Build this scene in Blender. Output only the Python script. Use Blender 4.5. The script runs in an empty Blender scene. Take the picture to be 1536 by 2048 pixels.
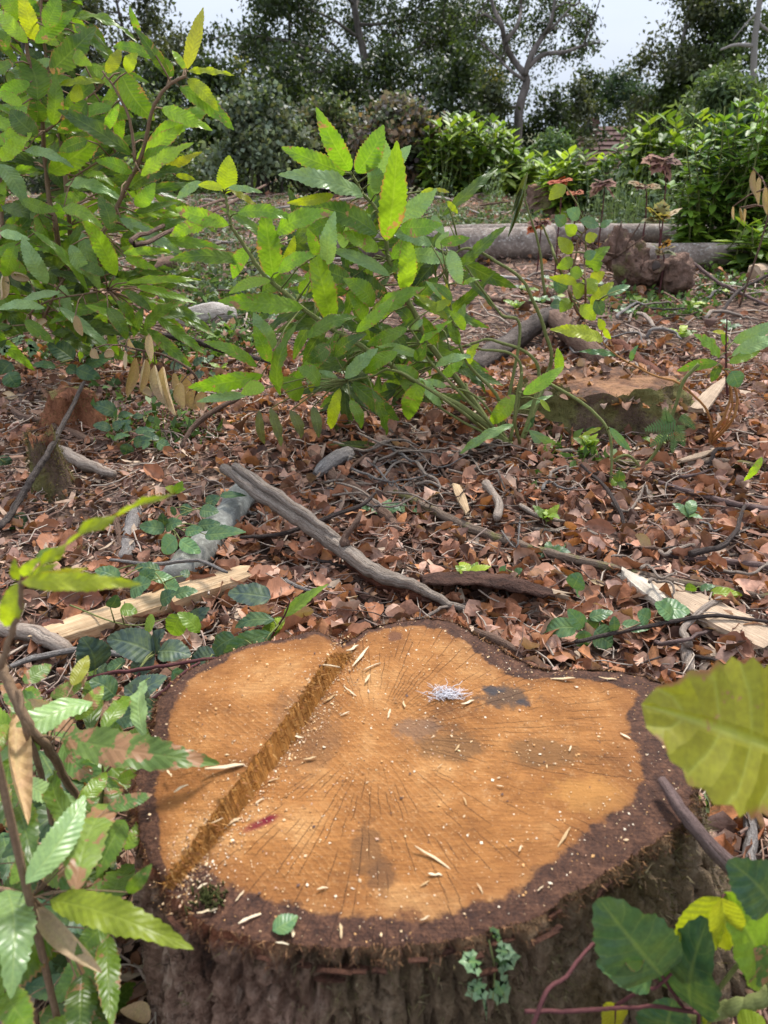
import bpy, math, random
import numpy as np
from mathutils import Vector, Matrix, noise
random.seed(7); rng = np.random.default_rng(11)
S = bpy.context.scene; C = S.collection
R = math.radians
# ------------------------------------------------------------------ camera
F, CX, CY, H = 1500.0, 768.0, 1024.0, 1.0
PITCH = math.atan((CY-240)/F)
cam = bpy.data.cameras.new('camera'); camo = bpy.data.objects.new('camera', cam); C.objects.link(camo)
cam.sensor_fit = 'VERTICAL'; cam.sensor_height = 36; cam.lens = F*36/2048
cam.clip_start = 0.05; cam.clip_end = 1000
camo.location = (0, 0, H); camo.rotation_euler = (math.pi/2-PITCH, 0, 0)
cam.dof.use_dof = True; cam.dof.focus_distance = 1.75; cam.dof.aperture_fstop = 6.5
S.camera = camo
# ------------------------------------------------------------------ overcast daylight
S.view_settings.view_transform = 'Standard'; S.view_settings.look = 'None'
S.view_settings.exposure = 1.9; S.view_settings.gamma = 1
S.cycles.use_denoising = True
S.cycles.max_bounces = 6; S.cycles.transmission_bounces = 4; S.cycles.diffuse_bounces = 2
SUN_EL, SUN_AZ = 54, 25          # degrees; azimuth clockwise from +Y
W = bpy.data.worlds.new('World'); S.world = W; W.use_nodes = True
wt = W.node_tree; wt.nodes.clear()
def wn(t, **k):
    n = wt.nodes.new(t)
    for a, b in k.items(): setattr(n, a, b)
    return n
sky = wn('ShaderNodeTexSky', sky_type='NISHITA', sun_disc=False, sun_elevation=R(SUN_EL), sun_rotation=R(SUN_AZ), air_density=1.0, dust_density=3.0, ozone_density=1.0)
hsv = wn('ShaderNodeHueSaturation'); hsv.inputs['Saturation'].default_value = 0.42
wt.links.new(sky.outputs[0], hsv.inputs['Color'])
tc = wn('ShaderNodeTexCoord'); mp = wn('ShaderNodeMapping'); mp.inputs['Scale'].default_value = (1, 1, 3.2)
nz = wn('ShaderNodeTexNoise'); nz.inputs['Scale'].default_value = 1.6; nz.inputs['Detail'].default_value = 5
wt.links.new(tc.outputs['Generated'], mp.inputs[0]); wt.links.new(mp.outputs[0], nz.inputs['Vector'])
rp = wn('ShaderNodeValToRGB'); rp.color_ramp.elements[0].position = .3; rp.color_ramp.elements[1].position = .72
rp.color_ramp.elements[0].color = (7.4, 8.7, 11.0, 1); rp.color_ramp.elements[1].color = (10.0, 10.9, 12.6, 1)
wt.links.new(nz.outputs['Fac'], rp.inputs[0])
mx = wn('ShaderNodeMixRGB'); mx.inputs[0].default_value = 0.82
wt.links.new(hsv.outputs[0], mx.inputs[1]); wt.links.new(rp.outputs[0], mx.inputs[2])
# an overcast sky is about three times brighter overhead than at the horizon
sz = wn('ShaderNodeSeparateXYZ'); wt.links.new(tc.outputs['Generated'], sz.inputs[0])
cie = wn('ShaderNodeMath', operation='MULTIPLY_ADD'); cie.use_clamp = True; wt.links.new(sz.outputs[2], cie.inputs[0]); cie.inputs[1].default_value = .52; cie.inputs[2].default_value = .48
mul = wn('ShaderNodeMixRGB', blend_type='MULTIPLY'); mul.inputs[0].default_value = 1; wt.links.new(mx.outputs[0], mul.inputs[1]); wt.links.new(cie.outputs[0], mul.inputs[2])
bg = wn('ShaderNodeBackground'); bg.inputs['Strength'].default_value = 0.05
wt.links.new(mul.outputs[0], bg.inputs[0]); wo = wn('ShaderNodeOutputWorld'); wt.links.new(bg.outputs[0], wo.inputs[0])
sl = bpy.data.lights.new('sun', 'SUN'); so = bpy.data.objects.new('sun', sl); C.objects.link(so)
sl.energy = 1.5; sl.angle = R(11); sl.color = (1, .96, .9)
sd = Vector((math.sin(R(SUN_AZ))*math.cos(R(SUN_EL)), math.cos(R(SUN_AZ))*math.cos(R(SUN_EL)), math.sin(R(SUN_EL))))
so.rotation_euler = sd.to_track_quat('Z', 'Y').to_euler(); so.location = sd*20
# ------------------------------------------------------------------ projection helpers (photo pixel -> place)
cp, sp = math.cos(PITCH), math.sin(PITCH)
CAM = Vector((0, 0, H))
def ray(px, py):
    a, b = (px-CX)/F, (CY-py)/F
    return Vector((a, cp+b*sp, -sp+b*cp))
def P(px, py, Y):                      # the point at forward distance Y
    d = ray(px, py); return CAM+d*(Y/d.y)
def hgt(x, y):
    x = np.asarray(x, float); y = np.asarray(y, float)
    z = .018*np.sin(3.1*x+1)*np.sin(2.7*y+.4)+.012*np.sin(6.7*x+2.1*y)+.008*np.sin(11*y-5*x)
    z = z*np.clip((np.hypot(x-.05, y-.75)-.3)/.5, 0, 1)
    z = z+.06*np.exp(-((x-.12)**2/.25+(y-2.5)**2/.06))+.07*np.exp(-((x-.9)**2/.3+(y-2.75)**2/.12))
    z = z+.05*np.exp(-((x+1.1)**2/.2+(y-2.5)**2/.1))
    far = np.clip(y-11, 0, 70)
    return z-.1*far*np.clip(far/6, 0, 1)
def hz(x, y): return float(hgt(x, y))
def G(px, py, lift=0.0):               # the point on the ground under a pixel
    z = 0
    for _ in range(6):
        d = ray(px, py); p = CAM+d*((z-H)/d.z); z = hz(p.x, p.y)+lift
    d = ray(px, py); return CAM+d*((z-H)/d.z)
def Z(px, py, z): d = ray(px, py); return CAM+d*((z-H)/d.z)
# ------------------------------------------------------------------ object helpers
def props(o, label=None, cat=None, group=None, kind=None):
    for k, v in (('label', label), ('category', cat), ('group', group), ('kind', kind)):
        if v: o[k] = v
    return o
def link(name, data, parent=None):
    o = bpy.data.objects.new(name, data); C.objects.link(o)
    if parent: o.parent = parent
    return o
def empty(name, loc, label, cat, group=None):
    o = link(name, None); o.location = loc; o.empty_display_size = .05
    return props(o, label, cat, group)
def nmesh(name, v, f, mat, smooth=True, uv=None, col=None, floats=None):
    """v (n,3) array, f (m,3|4) array or list of faces"""
    me = bpy.data.meshes.new(name)
    if isinstance(f, np.ndarray):
        v = np.asarray(v, np.float32); k = f.shape[1]
        me.vertices.add(len(v)); me.vertices.foreach_set('co', v.ravel())
        me.loops.add(f.size); me.loops.foreach_set('vertex_index', f.ravel().astype(np.int32))
        me.polygons.add(len(f)); me.polygons.foreach_set('loop_start', np.arange(0, f.size, k, dtype=np.int32))
        me.polygons.foreach_set('loop_total', np.full(len(f), k, np.int32))
        me.update(calc_edges=True)
    else:
        me.from_pydata([tuple(p) for p in v], [], f)
    if uv is not None:                 # per-vertex uv
        l = me.uv_layers.new(name='UVMap'); uv = np.asarray(uv, np.float32)
        idx = np.zeros(len(me.loops), np.int32); me.loops.foreach_get('vertex_index', idx)
        l.data.foreach_set('uv', uv[idx].ravel())
    if col is not None:
        a = me.color_attributes.new('Col', 'FLOAT_COLOR', 'POINT'); col = np.asarray(col, np.float32)
        if col.shape[1] == 3: col = np.c_[col, np.ones(len(col), np.float32)]
        a.data.foreach_set('color', col.ravel())
    if floats:
        for k, arr in floats.items():
            a = me.attributes.new(k, 'FLOAT', 'POINT'); a.data.foreach_set('value', np.asarray(arr, np.float32))
    if smooth: me.polygons.foreach_set('use_smooth', np.ones(len(me.polygons), bool))
    if mat: me.materials.append(mat)
    return me
def mobj(name, v, f, mat, parent=None, **k):
    o = link(name, nmesh(name, v, f, mat, **k), parent)
    if parent and not parent.parent: o.location = -parent.location      # a sub-part's parent already sits at the origin
    return o
def spline(pts, n):
    """Catmull-Rom through pts (rows of any width), n samples"""
    p = np.asarray(pts, float)
    if len(p) == 2: t = np.linspace(0, 1, n)[:, None]; return p[0]*(1-t)+p[1]*t
    q = np.vstack([2*p[0]-p[1], p, 2*p[-1]-p[-2]]); t = np.linspace(0, len(p)-1-1e-6, n)
    i = t.astype(int); u = (t-i)[:, None]
    a, b, c, d = q[i], q[i+1], q[i+2], q[i+3]
    return .5*(2*b+(c-a)*u+(2*a-5*b+4*c-d)*u*u+(3*b-a-3*c+d)*u**3)
def tube(pts, rad, sides=6, rough=0.0, seed=0, flat=1.0):
    """tapered tube through the samples pts; returns v, f with closed ends, uv"""
    p = np.asarray(pts, float); n = len(p); rad = np.broadcast_to(np.asarray(rad, float), (n,))
    d = np.gradient(p, axis=0); d /= np.linalg.norm(d, axis=1)[:, None]+1e-9
    up = np.array([0, 0, 1.0]) if abs(d[0][2]) < .8 else np.array([1.0, 0, 0])
    v = []; uv = []
    L = np.r_[0, np.cumsum(np.linalg.norm(np.diff(p, axis=0), axis=1))]
    rs = np.random.default_rng(abs(int(seed))+1)
    for i in range(n):
        s = np.cross(d[i], up); s /= np.linalg.norm(s)+1e-9; up = np.cross(s, d[i])
        for k in range(sides):
            a = 2*math.pi*k/sides; r = rad[i]
            if rough: q_ = L[i]/max(rad[i], 1e-4); r *= 1+rough*(1.5*noise.noise((math.cos(a)*.9+seed, math.sin(a)*.9, q_*.22))+1.1*noise.noise((math.cos(a)*2.2, math.sin(a)*2.2+seed, q_*.5)))+rough*.35*rs.uniform(-1, 1)
            v.append(p[i]+s*math.cos(a)*r+up*math.sin(a)*r*flat); uv.append((k/sides, L[i]))
    f = [(i*sides+k, i*sides+(k+1) % sides, (i+1)*sides+(k+1) % sides, (i+1)*sides+k) for i in range(n-1) for k in range(sides)]
    v += [p[0], p[-1]]; uv += [(0, 0), (0, L[-1])]; a, b = len(v)-2, len(v)-1
    f += [(a, (k+1) % sides, k, k) for k in range(sides)] + [(b, (n-1)*sides+k, (n-1)*sides+(k+1) % sides, (n-1)*sides+(k+1) % sides) for k in range(sides)]
    return np.array(v), [x if x[2] != x[3] else x[:3] for x in f], uv
class MB:                              # joins pieces into one mesh
    def __init__(s): s.v = []; s.f = []; s.c = []; s.n = 0
    def add(s, v, f, c=None):
        v = np.asarray(v, float); s.v.append(v); s.f += [tuple(i+s.n for i in q) for q in f]; s.n += len(v)
        if c is not None: s.c.append(np.tile(np.asarray(c, float)[:3], (len(v), 1)))
    def obj(s, name, mat, parent=None, **k):
        return mobj(name, np.vstack(s.v), s.f, mat, parent, col=np.vstack(s.c) if s.c else None, **k)
def box(x0, x1, y0, y1, z0, z1):
    v = [(x, y, z) for z in (z0, z1) for y in (y0, y1) for x in (x0, x1)]
    return v, [(0, 2, 3, 1), (4, 5, 7, 6), (0, 1, 5, 4), (2, 6, 7, 3), (0, 4, 6, 2), (1, 3, 7, 5)]
# ------------------------------------------------------------------ materials
class NT:
    def __init__(s, name):
        s.m = bpy.data.materials.new(name); s.m.use_nodes = True; s.t = s.m.node_tree; s.t.nodes.clear()
        s.out = s.t.nodes.new('ShaderNodeOutputMaterial')
    def n(s, t, **k):
        x = s.t.nodes.new(t)
        for a, b in k.items(): setattr(x, a, b)
        return x
    def put(s, sock, v):
        if hasattr(v, 'links'): s.t.links.new(v, sock)
        elif v is not None:
            if isinstance(v, (tuple, list)) and len(v) == 3 and sock.type == 'RGBA': v = (*v, 1)
            sock.default_value = v
    def math(s, op, a, b=None, c=None, clamp=False):
        x = s.n('ShaderNodeMath', operation=op); x.use_clamp = clamp
        for i, v in enumerate((a, b, c)): s.put(x.inputs[i], v)
        return x.outputs[0]
    def mix(s, f, a, b, mode='MIX'):
        x = s.n('ShaderNodeMixRGB', blend_type=mode)
        s.put(x.inputs[0], f); s.put(x.inputs[1], a); s.put(x.inputs[2], b); return x.outputs[0]
    def ramp(s, f, stops):
        x = s.n('ShaderNodeValToRGB'); e = x.color_ramp.elements
        while len(e) < len(stops): e.new(.5)
        for q, (p, c) in zip(e, stops): q.position = p; q.color = (*c, 1) if len(c) == 3 else c
        s.put(x.inputs[0], f); return x.outputs[0]
    def step(s, f, lo, hi):
        x = s.n('ShaderNodeMapRange', interpolation_type='SMOOTHSTEP'); s.put(x.inputs[0], f)
        x.inputs[1].default_value = lo; x.inputs[2].default_value = hi; return x.outputs[0]
    def noise(s, vec, scale, detail=4, rough=.55, dist=0, out='Fac'):
        x = s.n('ShaderNodeTexNoise'); s.put(x.inputs['Vector'], vec); x.inputs['Scale'].default_value = scale
        x.inputs['Detail'].default_value = detail; x.inputs['Roughness'].default_value = rough; x.inputs['Distortion'].default_value = dist
        return x.outputs[out]
    def coord(s, k='Object'): return s.n('ShaderNodeTexCoord').outputs[k]
    def map(s, vec, scale=(1, 1, 1), rot=(0, 0, 0), loc=(0, 0, 0)):
        x = s.n('ShaderNodeMapping'); s.put(x.inputs[0], vec); x.inputs['Scale'].default_value = scale
        x.inputs['Rotation'].default_value = rot; x.inputs['Location'].default_value = loc; return x.outputs[0]
    def attr(s, name, out='Fac'): return s.n('ShaderNodeAttribute', attribute_name=name).outputs[out]
    def rnd(s): return s.n('ShaderNodeObjectInfo').outputs['Random']
    def bump(s, h, strength=.5, dist=.01, nrm=None):
        x = s.n('ShaderNodeBump'); s.put(x.inputs['Height'], h); x.inputs['Strength'].default_value = strength
        x.inputs['Distance'].default_value = dist; s.put(x.inputs['Normal'], nrm); return x.outputs[0]
    def bsdf(s, col, rough=.8, nrm=None, spec=.3, transl=None, tcol=None):
        x = s.n('ShaderNodeBsdfPrincipled'); s.put(x.inputs['Base Color'], col); s.put(x.inputs['Roughness'], rough)
        x.inputs['Specular IOR Level'].default_value = spec; s.put(x.inputs['Normal'], nrm); o = x.outputs[0]
        if transl:
            t = s.n('ShaderNodeBsdfTranslucent'); s.put(t.inputs[0], tcol if tcol is not None else col); s.put(t.inputs['Normal'], nrm)
            y = s.n('ShaderNodeMixShader'); y.inputs[0].default_value = transl
            s.t.links.new(o, y.inputs[1]); s.t.links.new(t.outputs[0], y.inputs[2]); o = y.outputs[0]
        s.t.links.new(o, s.out.inputs[0]); return s.m
def leaf_mat(name, c0, c1, c2, teeth=13, k=1.6, vein=.26, transl=.35, rough=.42, blight=0, spot=(.28, .13, .06), pale=.35, tgain=1.75, bump=.13):
    """veined leaf: c0..c2 vary leaf by leaf, paler underside, optional brown patches"""
    t = NT(name); r = t.rnd()
    uv = t.n('ShaderNodeUVMap').outputs[0]; sx = t.n('ShaderNodeSeparateXYZ'); t.put(sx.inputs[0], uv)
    s = t.math('ABSOLUTE', t.math('MULTIPLY_ADD', sx.outputs[0], 2, -1))
    w = t.math('FRACT', t.math('MULTIPLY_ADD', sx.outputs[1], float(teeth), t.math('MULTIPLY', s, -k)))
    d = t.math('ABSOLUTE', t.math('MULTIPLY_ADD', w, 2, -1))      # 1 at a vein, 0 between
    vl = t.math('MAXIMUM', t.math('MULTIPLY', t.step(d, .8, 1.0), .55), t.step(s, .10, .02))
    col = t.ramp(r, [(0, c0), (.5, c1), (1, c2)])
    ob = t.coord('Object'); big = t.noise(ob, 3.2, 3)
    col = t.mix(t.math('MULTIPLY', t.step(big, .35, .7), .3), col, t.mix(.5, col, (.38, .46, .05)))
    hs = t.n('ShaderNodeHueSaturation'); t.put(hs.inputs['Color'], col)
    t.put(hs.inputs['Value'], t.math('MULTIPLY_ADD', t.math('FRACT', t.math('MULTIPLY', r, 7.31)), .5, .75)); col = hs.outputs[0]
    mot = t.noise(ob, 26, 4, .65); col = t.mix(.7, col, t.ramp(mot, [(.3, (.72,)*3), (.7, (1.22,)*3)]), 'MULTIPLY')
    col = t.mix(t.math('MULTIPLY', vl, vein), col, t.mix(.5, col, (.42, .5, .12)))
    if blight:
        vec = t.n('ShaderNodeVectorMath', operation='ADD'); t.put(vec.inputs[0], ob); cmb = t.n('ShaderNodeCombineXYZ'); t.put(cmb.inputs[0], t.math('MULTIPLY', r, 40)); t.put(vec.inputs[1], cmb.outputs[0])
        bl = t.noise(vec.outputs[0], 5.5, 4, .6)
        col = t.mix(t.step(bl, .66-.14*blight, .70-.14*blight), col, t.mix(t.noise(ob, 30, 2), spot, (.36, .21, .10)))
        edge = t.math('MULTIPLY', t.step(s, .8, 1.0), t.step(bl, .45, .6)); col = t.mix(edge, col, spot)
    gb = t.n('ShaderNodeNewGeometry').outputs['Backfacing']
    top = col; col = t.mix(t.math('MULTIPLY', gb, pale), col, (.33, .42, .26))
    nr = t.bump(t.math('ADD', t.math('MULTIPLY', d, -1.0), t.math('MULTIPLY', t.step(s, .14, 0), -1.2)), bump, .02)
    tr = t.mix(1, top, (tgain, tgain*1.05, tgain*.45), 'MULTIPLY')
    return t.bsdf(col, rough, nr, .45, transl, tr)
def col_mat(name, rough=.75, transl=.0, gain=1.0, bump=0, scale=40, spec=.25):
    """colour from the piece's own Col attribute"""
    t = NT(name); c = t.attr('Col', 'Color'); ob = t.coord('Object')
    n = t.noise(ob, scale, 3); c = t.mix(1, c, t.ramp(n, [(.25, (.62*gain,)*3), (.75, (1.3*gain,)*3)]), 'MULTIPLY')
    return t.bsdf(c, rough, t.bump(n, bump, .01) if bump else None, spec, transl or None, t.mix(1, c, (1.5, 1.5, .7), 'MULTIPLY') if transl else None)
def bark_mat(name, a, b, scale=9, stretch=(1, 1, .25), moss=0, mosscol=(.11, .115, .035), bump=.9, lichen=0, dist=.02, uvm=False):
    t = NT(name); ob = t.coord('Object'); ob2 = t.map(t.n('ShaderNodeUVMap').outputs[0], (.28, .3, 1)) if uvm else t.map(ob, stretch)
    n = t.noise(ob2, scale, 6, .65); n2 = t.noise(ob, scale*5, 4, .7); n3 = t.noise(ob, scale*.35, 3)
    c = t.ramp(n, [(.28, a), (.5, tuple((x+y)/2 for x, y in zip(a, b))), (.72, b)])
    c = t.mix(.5, c, t.ramp(n2, [(.3, (.45,)*3), (.7, (1.35,)*3)]), 'MULTIPLY')
    if lichen: c = t.mix(t.math('MULTIPLY', t.step(n2, .55, .66), lichen), c, (.5, .5, .45))
    if moss: c = t.mix(t.math('MULTIPLY', t.step(t.math('ADD', n3, t.math('MULTIPLY', n2, .25)), .72-.22*moss, .86-.22*moss), .9), c, t.mix(n2, mosscol, (.2, .17, .06)))
    h = t.math('ADD', n, t.math('MULTIPLY', n2, .35))
    return t.bsdf(c, .88, t.bump(h, bump, dist), .2)
def wood_mat(name, a, b, axis='uv', scale=1.0):
    """split wood: fibres run along the piece (v of its uv)"""
    t = NT(name); uv = t.n('ShaderNodeUVMap').outputs[0] if axis == 'uv' else t.coord('Object')
    v = t.map(uv, (26*scale, 2.2*scale, 1)); n = t.noise(v, 3, 5, .65); n2 = t.noise(t.coord('Object'), 18, 4)
    c = t.ramp(n, [(.3, a), (.68, b)]); c = t.mix(.6, c, t.ramp(n2, [(.3, (.6,)*3), (.7, (1.25,)*3)]), 'MULTIPLY')
    return t.bsdf(c, .8, t.bump(n, .8, .006), .2)
# ================================================================== GROUND
def soil_mat():
    t = NT('soil'); ob = t.coord('Object')
    n = t.noise(ob, 14, 6, .7); n2 = t.noise(ob, 70, 4, .7); n3 = t.noise(ob, .7, 3)
    v = t.n('ShaderNodeTexVoronoi'); t.put(v.inputs['Vector'], ob); v.inputs['Scale'].default_value = 38
    leafy = t.ramp(v.outputs['Color'], [(.15, (.07, .042, .03)), (.5, (.19, .11, .075)), (.85, (.3, .19, .13))])
    c = t.mix(t.step(n, .35, .6), (.035, .022, .017), leafy)
    c = t.mix(.5, c, t.ramp(n2, [(.3, (.4,)*3), (.7, (1.4,)*3)]), 'MULTIPLY')
    sx = t.n('ShaderNodeSeparateXYZ'); t.put(sx.inputs[0], ob)
    grass = t.mix(n2, (.05, .08, .02), (.13, .17, .05))
    c = t.mix(t.math('MULTIPLY', t.step(sx.outputs[1], 5.5, 14), t.step(n3, .35, .6)), c, grass)
    h = t.math('ADD', n, t.math('ADD', t.math('MULTIPLY', n2, .4), v.outputs['Distance']))
    return t.bsdf(c, .9, t.bump(h, .8, .02), .2)
ys = np.r_[np.linspace(-3, .5, 16), np.linspace(.53, 4.2, 210), np.geomspace(4.25, 12, 90), np.geomspace(12.2, 600, 70)]
us = np.linspace(-1, 1, 150); us = np.sign(us)*np.abs(us)**1.25
gv = []
for y in ys: gv.append(np.c_[us*(3.5+max(y, 0)*1.1), np.full(len(us), y), np.zeros(len(us))])
gv = np.vstack(gv); gv[:, 2] = hgt(gv[:, 0], gv[:, 1])
near = np.clip((8-gv[:, 1])/4, 0, 1)
for i, p in enumerate(gv):
    if near[i] > 0 and p[1] > 0: gv[i, 2] += near[i]*(.010*noise.noise((p[0]*9, p[1]*9, 0))+.006*noise.noise((p[0]*25, p[1]*25, 3)))-.004
nu = len(us)
gf = np.array([(r*nu+c, r*nu+c+1, (r+1)*nu+c+1, (r+1)*nu+c) for r in range(len(ys)-1) for c in range(nu-1)])
props(mobj('ground', gv, gf, soil_mat()), kind='structure')
# ================================================================== THE BIG STUMP
ZS = .28
OUT = [(735,1258),(790,1243),(850,1238),(900,1242),(940,1262),(985,1285),(1020,1310),(1060,1330),(1110,1338),(1180,1338),(1250,1345),(1310,1360),(1345,1382),(1335,1420),
 (1338,1460),(1358,1500),(1378,1540),(1387,1575),(1380,1612),(1350,1652),(1300,1690),(1250,1722),(1190,1762),(1110,1810),(1030,1845),(950,1870),(870,1885),(780,1893),(700,1893),
 (600,1887),(520,1880),(450,1862),(390,1832),(345,1792),(310,1742),(286,1690),(275,1630),(285,1560),(305,1500),(320,1440),(360,1395),(420,1352),(480,1327),(540,1312),(600,1300),(640,1292),(668,1290),(700,1280)]
out2 = np.array([Z(x, y, ZS)[:2] for x, y in OUT])
NA = 480
op = np.vstack([out2, out2[:1]]); q = np.vstack([out2[-1:], op, out2[1:2]])
tt = np.linspace(0, len(out2), NA, endpoint=False); ii = tt.astype(int); uu = (tt-ii)[:, None]
a_, b_, c_, d_ = q[ii], q[ii+1], q[ii+2], q[np.minimum(ii+3, len(q)-1)]
rim = .5*(2*b_+(c_-a_)*uu+(2*a_-5*b_+4*c_-d_)*uu*uu+(3*b_-a_-3*c_+d_)*uu**3)
pith = np.array(Z(745, 1468, ZS)[:2])
rel = rim-pith; rl = np.linalg.norm(rel, axis=1)
jit = np.array([.004*noise.noise((p[0]*60, p[1]*60, 1))+.006*noise.noise((p[0]*22, p[1]*22, 7))+.0025*noise.noise((p[0]*170, p[1]*170, 2)) for p in rim])
rim = pith+rel*(1+jit/rl)[:, None]; rel = rim-pith; rl = np.linalg.norm(rel, axis=1)
# ridge where the felling cut stopped: the slab left of it stands higher
RID = [(690,1312),(660,1352),(625,1402),(600,1440),(560,1497),(500,1578),(440,1652),(398,1702),(352,1752),(330,1775)]
rid = spline([Z(x, y, ZS)[:2] for x, y in RID], 160)
i0 = int(np.argmin(np.hypot(*(rim-np.array(Z(672, 1288, ZS)[:2])).T))); i1 = int(np.argmin(np.hypot(*(rim-np.array(Z(322, 1765, ZS)[:2])).T)))
seg = [(i0-k) % NA for k in range(((i0-i1) % NA)+1)]
hslab = lambda u: .034*np.clip((1-u)/.45, 0, 1)**.8*np.clip(.55+u*4, 0, 1)+.003
slab_out = rim[seg]; us_ = np.linspace(0, 1, len(seg))
rimz = np.full(NA, ZS)
for k, i in enumerate(seg): rimz[i] = ZS+.75*hslab(us_[k])*math.sin(math.pi*min(1, us_[k]*8+.15)/2)
t = NT('cut_wood'); ob = t.coord('Object')
edge = t.attr('edge'); rad = t.attr('rad'); ang = t.attr('ang'); slb = t.attr('slab')
n1 = t.noise(ob, 9, 5, .6); n2 = t.noise(ob, 60, 4, .7); n3 = t.noise(ob, 260, 3, .7); n4 = t.noise(ob, 3.5, 3)
rv_ = t.n('ShaderNodeCombineXYZ'); t.put(rv_.inputs[0], t.math('ADD', rad, t.math('MULTIPLY', n1, .02))); t.put(rv_.inputs[1], t.math('MULTIPLY', n4, .02)); ringn = t.math('MULTIPLY_ADD', t.noise(rv_.outputs[0], 210, 3, .7), 4, -2)
stepn = t.math('FRACT', t.math('MULTIPLY', t.math('SINE', t.math('FLOOR', t.math('MULTIPLY', t.math('ADD', rad, t.math('MULTIPLY', n1, .01)), 52))), 4375.85))
la = t.math('ADD', t.math('MULTIPLY', ang, 130/(2*math.pi)), t.math('ADD', t.math('MULTIPLY', n4, 2.2), t.math('MULTIPLY', stepn, .28)))
ld = t.math('ABSOLUTE', t.math('SUBTRACT', t.math('FRACT', la), .5))
lw = t.math('DIVIDE', .008, t.math('ADD', rad, .02))
cv = t.n('ShaderNodeCombineXYZ'); t.put(cv.inputs[0], t.math('MULTIPLY', t.math('FLOOR', la), 7.31)); t.put(cv.inputs[1], t.math('MULTIPLY', rad, 14))
cm = t.math('MULTIPLY', t.step(t.noise(cv.outputs[0], 1, 1), .50, .60), .9)
crack = t.math('MULTIPLY', t.math('SUBTRACT', 1, t.step(t.math('DIVIDE', ld, lw), .35, 1.2)), t.math('MULTIPLY', cm, t.step(rad, .04, .10)))
crack = t.math('MULTIPLY', crack, t.math('SUBTRACT', 1, slb))
c = t.ramp(t.math('ADD', t.math('MULTIPLY', n1, .7), t.math('MULTIPLY', n4, .35)), [(.38, (.12, .044, .011)), (.47, (.235, .09, .02)), (.56, (.31, .128, .033)), (.66, (.43, .22, .078))])
c = t.mix(t.math('MULTIPLY', t.math('MULTIPLY', t.step(ringn, -.3, 1), t.step(n4, .35, .65)), t.math('MULTIPLY_ADD', slb, -.1, .5)), c, (.15, .055, .012))
fib = t.noise(t.map(ob, (14, 120, 30), (0, 0, R(52))), 3, 4, .6)
sv0 = t.n('ShaderNodeVectorMath', operation='DISTANCE'); t.put(sv0.inputs[0], ob); sv0.inputs[1].default_value = (-1.15, -.35, ZS)
saw = t.math('SINE', t.math('MULTIPLY', t.math('ADD', sv0.outputs['Value'], t.math('MULTIPLY', n1, .035)), 820))
sawm = t.math('MULTIPLY', t.step(saw, .1, 1), t.step(t.noise(ob, 5, 2), .42, .62))
c = t.mix(t.math('MULTIPLY', sawm, .10), c, (.5, .3, .13))
c = t.mix(.5, c, t.ramp(fib, [(.3, (.5, .43, .38)), (.7, (1.3, 1.36, 1.42))]), 'MULTIPLY')
c = t.mix(t.math('MULTIPLY', t.step(n2, .58, .74), .4), c, (.5, .29, .13))       # lighter sawdust film
c = t.mix(t.math('MULTIPLY', t.step(n3, .62, .72), .5), c, (.6, .38, .19))
c = t.mix(t.math('MULTIPLY', t.step(n3, .40, .30), .6), c, (.12, .05, .02))
def spot(c, px, py, rx, ry, colr, strength, rot=0, soft=.5, ns=1):
    p = Z(px, py, ZS); v = t.map(ob, (1/rx, 1/ry, 0), (0, 0, 0), (-p.x/rx, -p.y/ry, 0))
    if rot:
        v0 = t.map(ob, (1, 1, 0), (0, 0, 0), (-p.x, -p.y, 0)); v = t.map(v0, (1, 1, 1), (0, 0, rot)); v = t.map(v, (1/rx, 1/ry, 0))
    ln = t.n('ShaderNodeVectorMath', operation='LENGTH'); t.put(ln.inputs[0], v)
    d = t.math('ADD', ln.outputs['Value'], t.math('ADD', t.math('MULTIPLY_ADD', n2, 1.6*ns, -.8*ns), t.math('MULTIPLY_ADD', n1, 2.4*ns, -1.2*ns)))
    return t.mix(t.math('MULTIPLY', t.step(d, 1.0, 1.0-soft), strength), c, colr)
for a in [(1010,1392,.055,.034,(.06,.04,.028),.8),(985,1380,.022,.014,(.035,.035,.04),.8),(1050,1405,.02,.01,(.03,.03,.035),.8),(830,1458,.035,.03,(.12,.085,.065),.5),(900,1500,.06,.035,(.13,.065,.025),.7),
          (1080,1500,.05,.03,(.14,.07,.025),.6),(620,1480,.05,.10,(.16,.08,.035),.45),(735,1700,.02,.04,(.12,.055,.02),.7),(765,1765,.02,.03,(.11,.05,.02),.75),(770,1430,.03,.02,(.30,.13,.04),.6),
          (825,1840,.03,.025,(.10,.04,.018),.85),(790,1272,.015,.016,(.10,.045,.03),.8),(1190,1590,.05,.03,(.42,.2,.05),.5)]:
    c = spot(c, *a)
c = spot(c, 520, 1648, .032, .0095, (.13, .004, .014), .9, R(-28), .7, .35); c = spot(c, 537, 1638, .014, .007, (.12, .0, .012), .9, R(-28), .7, .3)
wob = t.math('ADD', edge, t.math('MULTIPLY_ADD', n1, .05, -.025))
wob = t.math('ADD', wob, t.math('MULTIPLY_ADD', n2, .022, -.011))
c = t.mix(t.math('MULTIPLY', t.step(t.math('SUBTRACT', wob, t.attr('ringw')), .05, .0), .45), c, (.16, .058, .016))
barkring = t.ramp(t.math('ADD', t.math('MULTIPLY', n2, .5), t.math('MULTIPLY', n3, .5)), [(.35, (.022, .009, .006)), (.5, (.058, .024, .013)), (.66, (.135, .06, .032))])
width = t.attr('ringw')
c = t.mix(t.step(t.math('SUBTRACT', wob, width), .006, -.002), c, barkring)
c = t.mix(crack, c, (.03, .012, .006))
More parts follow.
